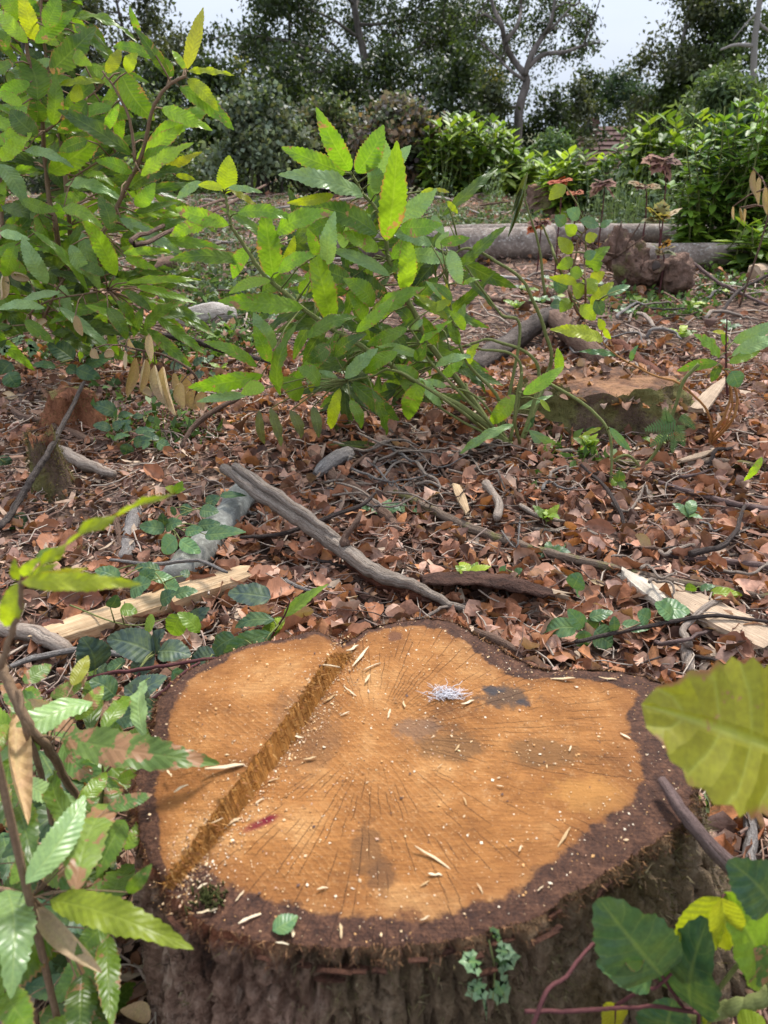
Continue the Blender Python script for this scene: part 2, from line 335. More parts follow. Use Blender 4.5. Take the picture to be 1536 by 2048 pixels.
hh = t.math('ADD', t.math('MULTIPLY', n2, .6), t.math('ADD', t.math('MULTIPLY', n3, .4), t.math('ADD', t.math('ADD', t.math('MULTIPLY', sawm, .10), t.math('MULTIPLY', fib, .5)), t.math('MULTIPLY', crack, -1.6))))
CUT = t.bsdf(c, .78, t.bump(hh, .75, .006), .25)
stump = empty('tree_stump', (pith[0], pith[1], 0), 'big freshly sawn stump with orange cut face and mossy bark in the foreground', 'tree stump')
NR = 110; rr = np.linspace(0, 1, NR+1)[1:]**.85
vv = [np.r_[pith, ZS]]; ed = [rl.min()]; ra = [0]; an = [0]; rw = [.02]
angs = np.unwrap(np.arctan2(rel[:, 1], rel[:, 0]))
# the dark ring is wide on the near and right side, thin at the back
px_w = np.interp(np.mod(np.degrees(np.arctan2(rel[:, 1], rel[:, 0])), 360), [0, 40, 75, 110, 150, 180, 215, 250, 280, 310, 335, 360], [.054, .040, .022, .004, .014, .036, .042, .038, .031, .038, .058, .054])
NB = NA+1
for r in rr:
    for kk in range(NB):
        k = kk % NA
        x, y = pith+rel[k]*r
        e = (1-r)*rl[k]
        z = ZS+.0022*noise.noise((x*14, y*14, 0))+.0012*noise.noise((x*60, y*60, 5))-.004*max(0, 1-e/.02)*(.5+noise.noise((x*70, y*70, 9)))
        vv.append((x, y, z)); ed.append(e); ra.append(r*rl[k]*.75+r*.06); an.append(angs[k]+(0 if kk < NA else math.copysign(2*math.pi, angs[-1]-angs[0]))); rw.append(px_w[k])
ff = [(0, 1+k, 2+k) for k in range(NA)]
for j in range(NR-1):
    o = 1+j*NB
    ff += [(o+k, o+NB+k, o+NB+k+1, o+k+1) for k in range(NA)]
mobj('cut_face', np.array(vv), ff, CUT, stump, floats=dict(edge=ed, rad=ra, ang=np.array(an), ringw=rw, slab=np.zeros(len(vv))))
# raised slab with its torn wall
nv = 46; sv = []; se = []; sr = []; sa = []; sw = []
so_ = slab_out; ridu = spline(rid, len(seg))
for i in range(len(seg)):
    u = us_[i]
    for j in range(nv):
        v = j/(nv-1); p = ridu[i]*(1-v)+so_[i]*v
        wj = max(0, 1-v/.10)
        p = p+wj*np.array([.007*noise.noise((u*60, 1, 0))+.004*noise.noise((u*190, 5, 0)), .004*noise.noise((u*90, 3, 0))])
        h = hslab(u)*(1-.25*v*v); h *= math.sin(math.pi*min(1, u*8+.15)/2)
        z = ZS+h+.002*noise.noise((p[0]*20, p[1]*20, 2))+.0012*noise.noise((p[0]*70, p[1]*70, 2))+wj*.006*noise.noise((u*120, 0, 4))
        if j == nv-1: z = rimz[seg[i]]
        sv.append((p[0], p[1], z)); se.append((1-v)*np.hypot(*(so_[i]-ridu[i]))); sr.append(np.hypot(*(p-pith))); sa.append(math.atan2(*(p-pith)[::-1])); sw.append(px_w[seg[i]]*.85+.002)
sf = [(i*nv+j, (i+1)*nv+j, (i+1)*nv+j+1, i*nv+j+1) for i in range(len(seg)-1) for j in range(nv-1)]
slab_o = mobj('raised_slab', np.array(sv), sf, CUT, stump, floats=dict(edge=se, rad=sr, ang=sa, ringw=sw, slab=np.ones(len(sv)))); slab_o['label'] = 'raised strip of orange wood left of the torn ridge'
tw = NT('torn_wood'); uv = tw.n('ShaderNodeUVMap').outputs[0]; fn = tw.noise(tw.map(uv, (160, 3, 1)), 1, 4, .6); f2 = tw.noise(tw.coord(), 120, 3)
tcn = tw.ramp(fn, [(.3, (.17, .06, .012)), (.5, (.40, .17, .035)), (.7, (.58, .3, .09))])
tcn = tw.mix(.6, tcn, tw.ramp(f2, [(.3, (.55,)*3), (.7, (1.3,)*3)]), 'MULTIPLY')
TORN = tw.bsdf(tcn, .75, tw.bump(fn, 1, .006), .25)
wv = []; wf = []; wuv = []; nw = 420; rows = 6
rw_ = spline(rid, nw)
for i in range(nw):
    u = i/(nw-1); top = np.array(sv[min(len(seg)-1, int(u*(len(seg)-1)))*nv]); base = rw_[i]
    g = .0035*noise.noise((u*60, 0, 0))+.0022*noise.noise((u*330, 2, 0))
    for j in range(rows):
        w = j/(rows-1); x = base[0]+.010*(1-w)+g*(1-w*.5); y = base[1]-.004*(1-w)
        zt = top[2]+.004*noise.noise((u*330, 7, 0))
        wv.append((x if j < rows-1 else top[0]-.001, y if j < rows-1 else top[1], (ZS-.002)*(1-w)+zt*w)); wuv.append((u, w*.04))
wf = [(i*rows+j, (i+1)*rows+j, (i+1)*rows+j+1, i*rows+j+1) for i in range(nw-1) for j in range(rows-1)]
mobj('torn_ridge', np.array(wv), wf, TORN, slab_o, uv=wuv)['label'] = 'ragged upright strip of torn orange fibres'
# bark
t = NT('stump_bark'); ob = t.coord(); dep = t.attr('dep'); mo = t.attr('mossy')
st = t.map(ob, (1, 1, .22)); b1 = t.noise(st, 26, 6, .65); b2 = t.noise(ob, 95, 4, .7); b3 = t.noise(ob, 7, 4)
c = t.ramp(t.math('ADD', t.math('MULTIPLY', b1, .75), t.math('MULTIPLY', b2, .25)), [(.32, (.015, .01, .008)), (.43, (.105, .058, .038)), (.54, (.24, .15, .105)), (.68, (.44, .33, .25))])
c = t.mix(t.step(t.math('ADD', dep, t.math('MULTIPLY', b2, .02)), .034, .012), c, t.mix(b2, (.07, .024, .013), (.24, .085, .042)))
mm = t.step(t.math('ADD', t.math('ADD', t.math('MULTIPLY', b3, .8), t.math('MULTIPLY', b2, .35)), t.math('MULTIPLY', mo, .5)), .68, .92)
c = t.mix(t.math('MULTIPLY', mm, .6), c, t.mix(b2, (.05, .04, .02), (.17, .135, .07)))
BARK = t.bsdf(c, .9, t.bump(t.math('ADD', b1, t.math('MULTIPLY', b2, .4)), 1, .022), .15)
NK = 56; bv = []; bd = []; bm = []
deg = np.degrees(np.arctan2(rel[:, 1], rel[:, 0])) % 360
flare = np.interp(deg, [0, 30, 60, 180, 240, 270, 300, 330, 345, 360], [.15, .08, .03, .03, .035, .04, .07, .13, .17, .15])
mossy = np.interp(deg, [0, 60, 120, 200, 245, 265, 300, 360], [1, .3, 0, .05, .15, .55, .75, 1])
nrm2 = rel/rl[:, None]
tl = np.roll(rim, -1, 0)-np.roll(rim, 1, 0); nn = np.c_[tl[:, 1], -tl[:, 0]]; nn /= np.linalg.norm(nn, axis=1)[:, None]
if (nn*nrm2).sum() < 0: nn = -nn
nn = .5*nn+.5*nrm2; nn /= np.linalg.norm(nn, axis=1)[:, None]
arc = np.r_[0, np.cumsum(np.linalg.norm(np.diff(rim, axis=0), axis=1))]
for k in range(NK+1):
    w = k/NK
    for i in range(NA):
        a = 2*math.pi*i/NA; ca, sa2 = math.cos(a)*2.3, math.sin(a)*2.3
        z = rimz[i]*(1-w)-.05*w
        rid_ = noise.noise((ca*7, sa2*7, z*4)); r2 = noise.noise((ca*16, sa2*16, z*9+4)); r3 = noise.noise((ca*40, sa2*40, z*55))
        wz = .5*noise.noise((ca*3, sa2*3, z*9)); fis = noise.noise((ca*8+wz+r2*.2, sa2*8+wz, z*5+r2*.3)); fi2 = noise.noise((ca*6, sa2*6, z*26+rid_*3)); off = .008*min(1, k/2)+flare[i]*w**1.6+min(1, k/4)*(.011*rid_+.007*r2+.005*r3-.026*max(0, 1-abs(fis)/.13)-.016*max(0, 1-abs(fi2)/.12))
        if k > 3: off += .006*round(2*noise.noise((ca*10, sa2*10, z*14+9)))/2
        p = rim[i]+nn[i]*off
        bv.append((p[0], p[1], z+(0 if k == 0 else .003*r2))); bd.append(rimz[i]-z); bm.append(mossy[i])
bf = [(k*NA+i, (k+1)*NA+i, (k+1)*NA+(i+1) % NA, k*NA+(i+1) % NA) for k in range(NK) for i in range(NA)]
bark_o = mobj('bark', np.array(bv), bf, BARK, stump, floats=dict(dep=bd, mossy=bm))
BV = np.array(bv).reshape(NK+1, NA, 3)
# frayed fibres round the rim and along the torn ridge
def blades(origins, dirs, length, width, cols):
    """thin tapering triangles, one per origin; returns v, f, col arrays"""
    n = len(origins); side = np.cross(dirs, rng.normal(size=(n, 3))); side /= np.linalg.norm(side, axis=1)[:, None]+1e-9
    v = np.stack([origins-side*width[:, None], origins+side*width[:, None], origins+dirs*length[:, None]], 1).reshape(-1, 3)
    return v, np.arange(3*n).reshape(-1, 3), np.repeat(cols, 3, 0)
def unit(a): return a/(np.linalg.norm(a, axis=1)[:, None]+1e-9)
FIB = col_mat('fibre', .8, .15)
n = 5200; i = rng.integers(0, NA, n); k = rng.integers(0, 4, n)
o = BV[k, i]; d = unit(np.c_[nn[i]*rng.uniform(.2, 1, n)[:, None], rng.uniform(-.9, .7, n)]+rng.normal(0, .5, (n, 3)))
cc = np.array([[.10, .045, .025], [.2, .1, .05], [.05, .022, .014], [.32, .17, .08]])[rng.integers(0, 4, n)]
v, f, cl = blades(o-d*.002, d, rng.uniform(.004, .014, n), rng.uniform(.0004, .0012, n), cc)
props(mobj('rim_fibres', v, f, FIB, bark_o, col=cl), kind='stuff')
n = 1500; uq = rng.uniform(0, 1, n); top = np.array(sv).reshape(len(seg), nv, 3)[(uq*(len(seg)-1)).astype(int), 0]
bt = rid[(uq*159).astype(int)]; w = rng.uniform(0, 1, n)
o = np.c_[top[:, :2]+np.c_[.006*(1-w), 0*w], ZS+(top[:, 2]-ZS)*w]
d = unit(np.c_[rng.normal(.5, .5, n), rng.normal(-.2, .5, n), rng.normal(.35, .5, n)])
cc = np.array([[.34, .15, .035], [.5, .27, .09], [.2, .08, .02], [.3, .13, .05]])[rng.integers(0, 4, n)]
v, f, cl = blades(o, d, rng.uniform(.004, .015, n), rng.uniform(.0004, .0013, n), cc)
props(mobj('ridge_splinters', v, f, FIB, slab_o, col=cl), kind='stuff')
# moss on the near and right bark
n = 15000; k = (rng.uniform(.07, 1, n)*NK).astype(int); pr = mossy**1.3; i = rng.choice(NA, n, p=pr/pr.sum()); o = BV[k, i]+rng.normal(0, .004, (n, 3))
keep = np.array([noise.noise((p[0]*11, p[1]*11, p[2]*11)) > -.12 for p in o]); o = o[keep]; i = i[keep]; n = len(o)
d = unit(np.c_[nn[i], rng.uniform(-.3, .7, n)]+rng.normal(0, .6, (n, 3)))
cc = np.array([[.10, .085, .035], [.15, .12, .055], [.07, .05, .028], [.14, .09, .05], [.2, .16, .09]])[rng.integers(0, 5, n)]
v, f, cl = blades(o, d, rng.uniform(.004, .016, n), rng.uniform(.0004, .0011, n), cc)
props(mobj('moss', v, f, FIB, bark_o, col=cl), kind='stuff')
# bark flakes standing off the near rim
FL = bark_mat('flake', (.03, .012, .008), (.14, .06, .035), 60)
flk = [i for i in range(NA) if 225 < deg[i] < 325]
for q in range(22):
    i = random.choice(flk); k = random.randint(1, 6); p = Vector(BV[k, i])+Vector((*nn[i], 0))*.006; s = random.uniform(.005, .014)
    tx = Vector((-nn[i][1], nn[i][0], 0)); up = Vector((0, 0, 1))+Vector((*nn[i], 0))*random.uniform(-.2, .7)
    pts = []
    for (a, b) in ((-1, -.4), (-.3, -.6), (.6, -.45), (1, .1), (.4, .5), (-.6, .4)):
        pts.append(p+tx*a*s*1.3+up*b*s*.6*random.uniform(.7, 1.2))
    nrm = Vector((*nn[i], .3)).normalized()*.003
    vq = [x+nrm for x in pts]+[x-nrm for x in pts]
    mobj('bark_flake', np.array(vq), [(0, 1, 2, 3, 4, 5), (11, 10, 9, 8, 7, 6)]+[(j, j+6, (j+1) % 6+6, (j+1) % 6) for j in range(6)], FL, bark_o, smooth=False)
# ------------------------------------------------------------------ on the cut face: chips, sawdust, feather
CHIP = NT('chip'); cn = CHIP.noise(CHIP.coord(), 200, 2)
CHIP = CHIP.bsdf(CHIP.mix(CHIP.rnd(), (.5, .32, .15), (.74, .61, .42)), .7, CHIP.bump(cn, .5, .002), .2)
chipm = []
for q in range(7):
    rs = random.Random(q); L = 1; pts = []
    for j in range(5):
        y = j/4-.5; w = (.075+.06*rs.random())*(1 if 0 < j < 4 else .35); z = .08*rs.uniform(-1, 1)+.12*(y*y)*(q % 3)
        x = .06*rs.uniform(-1, 1)+.10*y*y*(q % 2); pts += [(x-w, y, z), (x+w, y, z+.04), (x+w*.8, y, z-.07), (x-w*.8, y, z-.07)]
    f = [(j*4+k, j*4+(k+1) % 4, j*4+4+(k+1) % 4, j*4+4+k) for j in range(4) for k in range(4)]+[(3, 2, 1, 0), (16, 17, 18, 19)]
    chipm.append(nmesh('chip', pts, f, CHIP, smooth=False))
def surf_z(x, y):                      # height of the sawn surface, slab included
    p = np.array((x, y)); d = np.hypot(*(rid-p).T); j = int(np.argmin(d)); tg = rid[min(j+1, 159)]-rid[max(j-1, 0)]
    left = tg[0]*(p-rid[j])[1]-tg[1]*(p-rid[j])[0] < 0
    return ZS+(hslab(j/159)*.98 if left else 0)
CH = [(450,1537,62,-12),(362,1580,26,-45),(590,1475,30,20),(620,1520,22,-25),(510,1580,30,-70),(447,1657,60,-45),(415,1825,30,-8),(500,1840,36,-35),(565,1890,20,5),(682,1865,22,85),(340,1550,18,60),(722,1315,66,-62),
 (700,1385,30,40),(745,1335,34,-38),(1128,1677,44,-50),(868,1720,70,32),(1125,1360,40,5),(915,1498,18,-60),(778,1430,20,-75),(808,1412,16,80),(640,1333,70,4),(435,1645,20,-30),(560,1510,20,-40),(548,1563,20,-15),
 (600,1455,26,-60),(575,1485,20,10),(660,1400,26,-50),(690,1430,18,-20),(645,1780,18,-20),(480,1795,20,-55),(870,1752,22,10),(850,1770,18,-30),(960,1780,18,70),(1080,1780,14,-40),(1140,1500,14,-60),(1215,1360,30,6),
 (930,1605,16,80),(1250,1475,18,40),(850,1840,16,-30),(1040,1700,14,-60),(735,1360,22,-70),(520,1605,16,-50),(405,1775,16,-35),(585,1865,22,80),(935,1408,26,-35),(1000,1575,12,10),(880,1535,14,-50),(705,1300,26,-40),(380,1530,18,-20),(610,1425,22,15)]
for (x, y, l, a) in CH:
    p = Z(x, y, ZS); z = surf_z(p.x, p.y); p = Z(x, y, z); L = l/F*(p-CAM).length*1.15
    o = link('wood_chip', chipm[random.randrange(7)]); o.location = (p.x, p.y, z+.003); w = L*random.uniform(.45, 1.1) if l < 30 else L*random.uniform(.3, .6)
    o.scale = (w, L, min(w, L)*.6); o.rotation_euler = (random.uniform(-.12, .12), random.uniform(-.3, .3), -R(a)-R(90)+random.uniform(-.1, .1))
    props(o, 'pale wood sliver lying loose on the orange cut face', 'wood chip', 'pale wood chips on the big stump')
n = 4200; a = rng.integers(0, NA, n); r = np.sqrt(rng.uniform(0, .97, n)); p2 = pith+rel[a]*r[:, None]
m = 1500; j = rng.integers(0, 160, m); p2[:m] = rid[j]+rng.normal(0, .016, (m, 2))+np.array([.016, 0])
pz = np.array([surf_z(*p) for p in p2])+.0012
s = rng.uniform(.0004, .0014, n)*(1+rng.uniform(0, 1, n)**8*1.6); th = rng.uniform(0, math.pi, n); el = rng.uniform(.3, 1, n)
cx_, sn_ = np.cos(th), np.sin(th); o3 = np.c_[p2, pz]
e1 = np.c_[cx_, sn_, rng.normal(0, .25, n)]*s[:, None]; e2 = np.c_[-sn_, cx_, rng.normal(0, .25, n)]*(s*el)[:, None]; e3 = np.c_[0*s, 0*s, s*.55]
v = np.stack([o3-e1, o3-e2*.7, o3+e1, o3+e2, o3+e3], 1).reshape(-1, 3); b = np.arange(n)[:, None]*5
f = np.concatenate([np.c_[b, b+1, b+4], np.c_[b+1, b+2, b+4], np.c_[b+2, b+3, b+4], np.c_[b+3, b, b+4]])
cc = np.array([[.6, .42, .25], [.55, .3, .12], [.72, .6, .45], [.3, .15, .06], [.10, .06, .05], [.5, .3, .2], [.7, .5, .28]])[rng.choice(7, n, p=[.22, .2, .14, .16, .08, .08, .12])]
props(mobj('sawdust', v, f, col_mat('sawdust', .85, 0, 1, 0, 80), col=np.repeat(cc, 5, 0)), 'pale sawdust crumbs sprinkled over the cut face of the stump', 'sawdust', kind='stuff')
FE = NT('feather'); FE = FE.bsdf((.85, .82, .85), .8, None, .2, .3)
b = MB(); pc = Z(890, 1392, ZS)
for q in range(120):
    a = random.uniform(0, 6.28); st = Vector((random.gauss(0, .012), random.gauss(0, .005), .003)); L = random.uniform(.008, .024)
    dv = Vector((math.cos(a), math.sin(a)*.6, random.uniform(.0, .45))); pts = [pc+st+dv*L*s_+Vector((random.gauss(0, .0012), random.gauss(0, .0012), .004*s_*(1-s_))) for s_ in (0, .35, .7, 1)]
    v, f, _ = tube(pts, [.0006, .0005, .0004, .0002], 3); b.add(v, f)
props(b.obj('feather', FE), 'small white downy feather tuft on the orange cut face', 'feather')
b = MB()
for q in range(90):
    pc2 = Z(423, 1800, ZS)+Vector((random.gauss(0, .009), random.gauss(0, .007), 0)); dv = Vector((random.gauss(0, .5), random.gauss(0, .5), 1)).normalized()*random.uniform(.005, .012)
    v, f, _ = tube([pc2, pc2+dv*.6, pc2+dv], [.0012, .001, .0003], 3); b.add(v, f)
props(b.obj('moss_tuft', NT('moss_t').bsdf((.06, .065, .015), .9)), 'tiny dark green moss tuft on the near left rim of the stump', 'moss')
# ================================================================== LITTER
def in_stump(x, y, grow=.03):
    p = np.c_[np.atleast_1d(x), np.atleast_1d(y)]-pith; r = np.hypot(p[:, 0], p[:, 1]); a = np.degrees(np.arctan2(p[:, 1], p[:, 0])) % 360
    o = np.argsort(deg); return r < np.interp(a, deg[o], rl[o], period=360)+grow
def litter_proto(q):
    """oval or pointed dead leaf, cupped and twisted"""
    rs = random.Random(q*3+1); n = 5; fold = rs.uniform(.1, 1.0); bend = rs.uniform(-.6, .9); tw = rs.uniform(-1, 1); wd = rs.uniform(.3, .46); v = []
    for j in range(n+1):
        y = j/n; w = wd*math.sin(math.pi*min(.999, max(.03, y)))**.75*(1+.18*rs.uniform(-1, 1)); a = tw*(y-.5)
        for s in (-1, 0, 1):
            x = s*w; z = fold*abs(s)*w*(1+.4*rs.uniform(-1, 1))+bend*(y-.5)**2
            v.append((x*math.cos(a)-z*math.sin(a), y-.5, x*math.sin(a)+z*math.cos(a)))
    f = [(j*3+k, j*3+k+1, j*3+k+4, j*3+k+3) for j in range(n) for k in range(2)]
    return np.array(v), np.array(f)
LP = [litter_proto(q) for q in range(14)]
PAL = np.array([[.36, .22, .15], [.30, .16, .10], [.24, .105, .05], [.33, .15, .06], [.16, .085, .055], [.09, .05, .035], [.44, .30, .21], [.40, .27, .20], [.20, .12, .09], [.38, .19, .085]])
PW = np.array([.14, .15, .14, .11, .11, .10, .07, .08, .05, .05])
def scatter_protos(protos, x, y, zoff, size, tilt, cols, sxyz=None):
    n = len(x); which = rng.integers(0, len(protos), n); V, Fc, Cl = [], [], []; base = 0
    yaw = rng.uniform(0, 2*math.pi, n); tx = rng.normal(0, tilt, n); ty = rng.normal(0, tilt, n); flip = rng.choice([1, -1], n, p=[.6, .4])
    z = hgt(x, y)+zoff
    for q, (pv, pf) in enumerate(protos):
        m = np.where(which == q)[0]
        if not len(m): continue
        v = pv[None]*size[m][:, None, None]; v = v*np.c_[np.ones(len(m)), np.ones(len(m)), flip[m]][:, None, :]
        a = tx[m][:, None]; v = np.stack([v[..., 0], v[..., 1]*np.cos(a)-v[..., 2]*np.sin(a), v[..., 1]*np.sin(a)+v[..., 2]*np.cos(a)], -1)
        a = ty[m][:, None]; v = np.stack([v[..., 0]*np.cos(a)+v[..., 2]*np.sin(a), v[..., 1], -v[..., 0]*np.sin(a)+v[..., 2]*np.cos(a)], -1)
        a = yaw[m][:, None]; v = np.stack([v[..., 0]*np.cos(a)-v[..., 1]*np.sin(a), v[..., 0]*np.sin(a)+v[..., 1]*np.cos(a), v[..., 2]], -1)
        lo = v[..., 2].min(1)[:, None]*.55; v[..., 2] -= lo
        v += np.stack([x[m], y[m], z[m]], -1)[:, None, :]
        k = len(pv); V.append(v.reshape(-1, 3)); Fc.append((pf[None]+(np.arange(len(m))*k)[:, None, None]+base).reshape(-1, pf.shape[1])); base += k*len(m)
        Cl.append(np.repeat(cols[m], k, 0))
    return np.vstack(V), np.vstack(Fc), np.vstack(Cl)
def view_pts(n, y0, y1, power=1.0, margin=1.18):
    """random ground points in and around the field of view, between two distances"""
    y = y0+(y1-y0)*rng.uniform(0, 1, n)**power; hw = (.512*(y*cp+1*sp)+.12)*margin
    return rng.uniform(-1, 1, n)*hw, y
LIT = col_mat('dead_leaf', .7, .12, 1, .4, 60, .3)
x, y = view_pts(17000, .35, 3.6, .75)
k = ~in_stump(x, y, .0); x, y = x[k], y[k]
x2, y2 = view_pts(9000, 3.2, 12.5, .8); x = np.r_[x, x2]; y = np.r_[y, y2]; n = len(x)
pal = PAL[rng.choice(len(PAL), n, p=PW)]*rng.uniform(.6, 1.4, (n, 1))*np.array([1.12, 1.0, 1.0]); pal = np.where((y > 5)[:, None], pal*.9+.03, pal)
size = (.018+.045*rng.uniform(0, 1, n)**1.6)*np.where(y < 3.6, 1, 1.3); 
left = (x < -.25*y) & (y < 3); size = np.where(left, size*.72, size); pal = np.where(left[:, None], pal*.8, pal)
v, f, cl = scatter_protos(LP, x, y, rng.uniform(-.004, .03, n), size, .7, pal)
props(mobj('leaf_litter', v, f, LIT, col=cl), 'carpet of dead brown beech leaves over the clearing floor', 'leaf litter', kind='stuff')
# larger loose leaves one can pick out
DL = []
t = NT('loose_leaf'); c = t.ramp(t.rnd(), [(0, (.30, .12, .055)), (.35, (.38, .165, .085)), (.6, (.46, .25, .165)), (.8, (.24, .095, .055)), (1, (.52, .35, .25))])
un = t.noise(t.coord(), 5, 4); c = t.mix(.6, c, t.ramp(un, [(.3, (.55,)*3), (.7, (1.3,)*3)]), 'MULTIPLY')
uvn = t.n('ShaderNodeUVMap').outputs[0]; sx = t.n('ShaderNodeSeparateXYZ'); t.put(sx.inputs[0], uvn)
sd_ = t.math('ABSOLUTE', t.math('MULTIPLY_ADD', sx.outputs[0], 2, -1)); vn = t.math('ABSOLUTE', t.math('MULTIPLY_ADD', t.math('FRACT', t.math('MULTIPLY_ADD', sx.outputs[1], 8, t.math('MULTIPLY', sd_, -1.4))), 2, -1))
LOOSE = t.bsdf(c, .55, t.bump(t.math('ADD', t.step(vn, .7, 1), t.step(sd_, .12, 0)), .22, .01), .3, .12)
for q in range(8):
    rs = random.Random(q+50); n_ = 8; fold = rs.uniform(.1, .9); bend = rs.uniform(-.5, .8); tw = rs.uniform(-.8, .8); v = []; uvs = []
    for j in range(n_+1):
        yy = j/n_; w = .36*math.sin(math.pi*min(.99, max(.03, yy)))**.7; a = tw*(yy-.5)
        for s in (-1, -.5, 0, .5, 1):
            xx = s*w; z = fold*abs(s)**1.6*w+bend*(yy-.5)**2+.05*math.sin(yy*17+s*4+q)*abs(s)
            v.append((xx*math.cos(a)-z*math.sin(a), yy-.5, xx*math.sin(a)+z*math.cos(a))); uvs.append((.5+s/2, yy))
    DL.append(nmesh('dead_leaf', v, [(j*5+k, j*5+k+1, j*5+k+6, j*5+k+5) for j in range(n_) for k in range(4)], LOOSE, uv=uvs))
cnt = 0
while cnt < 290:
    px, py = random.uniform(20, 1530), random.uniform(830, 1320)
    if px < 520 and py < 1080 and random.random() < .75: continue
    p = G(px, py)
    if in_stump(p.x, p.y)[0]: continue
    o = link('dead_leaf', random.choice(DL)); s = random.uniform(.045, .1); o.location = (p.x, p.y, p.z+.018+random.random()*.012)
    o.scale = (s*random.uniform(.7, 1.1), s, s); o.rotation_euler = (random.gauss(0, .5), random.gauss(0, .5), random.uniform(0, 6.28))
    props(o, 'curled russet brown leaf lying loose on top of the litter', 'dead leaf', 'larger dead leaves loose on the litter'); cnt += 1
# fine twigs, bark shreds and chips too many to count
protoT = []
for q in range(10):
    rs = random.Random(q+9); p = [(0, 0, 0)]; a = 0
    for j in range(5): a += rs.gauss(0, .45); p.append((p[-1][0]+.2*math.sin(a), p[-1][1]+.2*math.cos(a), rs.uniform(-.02, .05)))
    v, f, _ = tube(np.array(p)-np.array(p).mean(0), np.linspace(.016, .006, 6), 4, .15, q); f = np.array([x for x in f if len(x) == 4]); protoT.append((v, f))
TW = col_mat('twig', .85, 0, 1, .5, 90)
def stuff_twigs(name, n, y0, y1, s0, s1, label, dens=None, fat=1):
    x, y = view_pts(n, y0, y1, .8); k = ~in_stump(x, y, .0); x, y = x[k], y[k]; n = len(x)
    pal = np.array([[.28, .2, .16], [.36, .28, .22], [.16, .10, .075], [.22, .13, .09], [.1, .065, .05], [.42, .34, .27]])[rng.integers(0, 6, n)]*rng.uniform(.75, 1.2, (n, 1))
    v, f, c = scatter_protos([(a*np.array([fat, 1, fat]), b) for a, b in protoT], x, y, rng.uniform(.004, .03, n), rng.uniform(s0, s1, n), .13, pal)
    props(mobj(name, v, f, TW, col=c), label, 'twigs', kind='stuff')
stuff_twigs('fine_twigs', 7500, .5, 4.2, .04, .2, 'fine dead twigs mixed through the leaf litter')
stuff_twigs('distant_twigs', 2200, 3.6, 12, .12, .5, 'pale brash twigs strewn over the far part of the clearing')
# bark shreds (flat slivers)
ps = []
for q in range(6):
    rs = random.Random(q); v = [(-.10, -.5, 0), (.07, -.45, .03), (.12, 0, .05), (.06, .5, 0), (-.05, .42, .03), (-.13, 0, .04)]
    v = [(a+rs.uniform(-.03, .03), b+rs.uniform(-.08, .08), c+rs.uniform(-.03, .05)) for a, b, c in v]; ps.append((np.array(v), np.array([(0, 1, 2, 5), (5, 2, 3, 4)])))
x, y = view_pts(6000, .5, 4.0, .8); k = ~in_stump(x, y, 0); x, y = x[k], y[k]; n = len(x)
pal = np.array([[.40, .27, .19], [.3, .17, .11], [.15, .085, .06], [.5, .37, .26], [.24, .11, .07]])[rng.integers(0, 5, n)]
v, f, c = scatter_protos(ps, x, y, rng.uniform(.004, .022, n), rng.uniform(.02, .075, n), .3, pal)
props(mobj('bark_shreds', v, f, LIT, col=c), 'small shreds of bark and broken wood in the litter', 'bark shreds', kind='stuff')
# ================================================================== STICKS, LOGS, SPLIT WOOD
BM = dict(pale=bark_mat('stick_pale', (.24, .17, .13), (.52, .43, .35), 40, uvm=True), grey=bark_mat('stick_grey', (.13, .11, .10), (.36, .32, .29), 30, lichen=.3, uvm=True),
    dark=bark_mat('stick_dark', (.03, .023, .02), (.13, .095, .08), 40, uvm=True), brown=bark_mat('stick_brown', (.09, .05, .035), (.27, .17, .12), 40, uvm=True),
    purple=bark_mat('stick_purple', (.08, .05, .045), (.25, .17, .15), 25, bump=.8, uvm=True), moss=bark_mat('stick_moss', (.09, .06, .045), (.3, .22, .16), 35, moss=.55, uvm=True),
    red=bark_mat('stick_red', (.07, .028, .018), (.22, .085, .05), 35, uvm=True), log=bark_mat('log_bark', (.085, .062, .05), (.36, .29, .24), 9, (1, 1, 1), lichen=.5, bump=.8),
    beech=bark_mat('log_beech', (.13, .125, .11), (.33, .33, .29), 14, (1, 1, 1), lichen=.25, moss=.2, bump=.35), white=bark_mat('bleached', (.16, .13, .11), (.64, .58, .52), 25, (.3, 3, 3), uvm=True),
    cane=bark_mat('cane', (.055, .018, .02), (.15, .055, .052), 30, bump=.3, uvm=True), green=bark_mat('green_stem', (.10, .12, .035), (.22, .23, .08), 30, bump=.3, uvm=True), rust=bark_mat('rust_stem', (.26, .11, .035), (.45, .23, .08), 30, bump=.3, uvm=True),
    branch=bark_mat('branch_bark', (.22, .155, .115), (.6, .5, .41), 45, uvm=True, dist=.04, bump=1),
    bark2=bark_mat('old_bark', (.04, .03, .025), (.24, .19, .16), 22, uvm=True, dist=.05, bump=1),
    shoot=bark_mat('brown_shoot', (.14, .085, .05), (.30, .2, .12), 40, bump=.4, uvm=True))
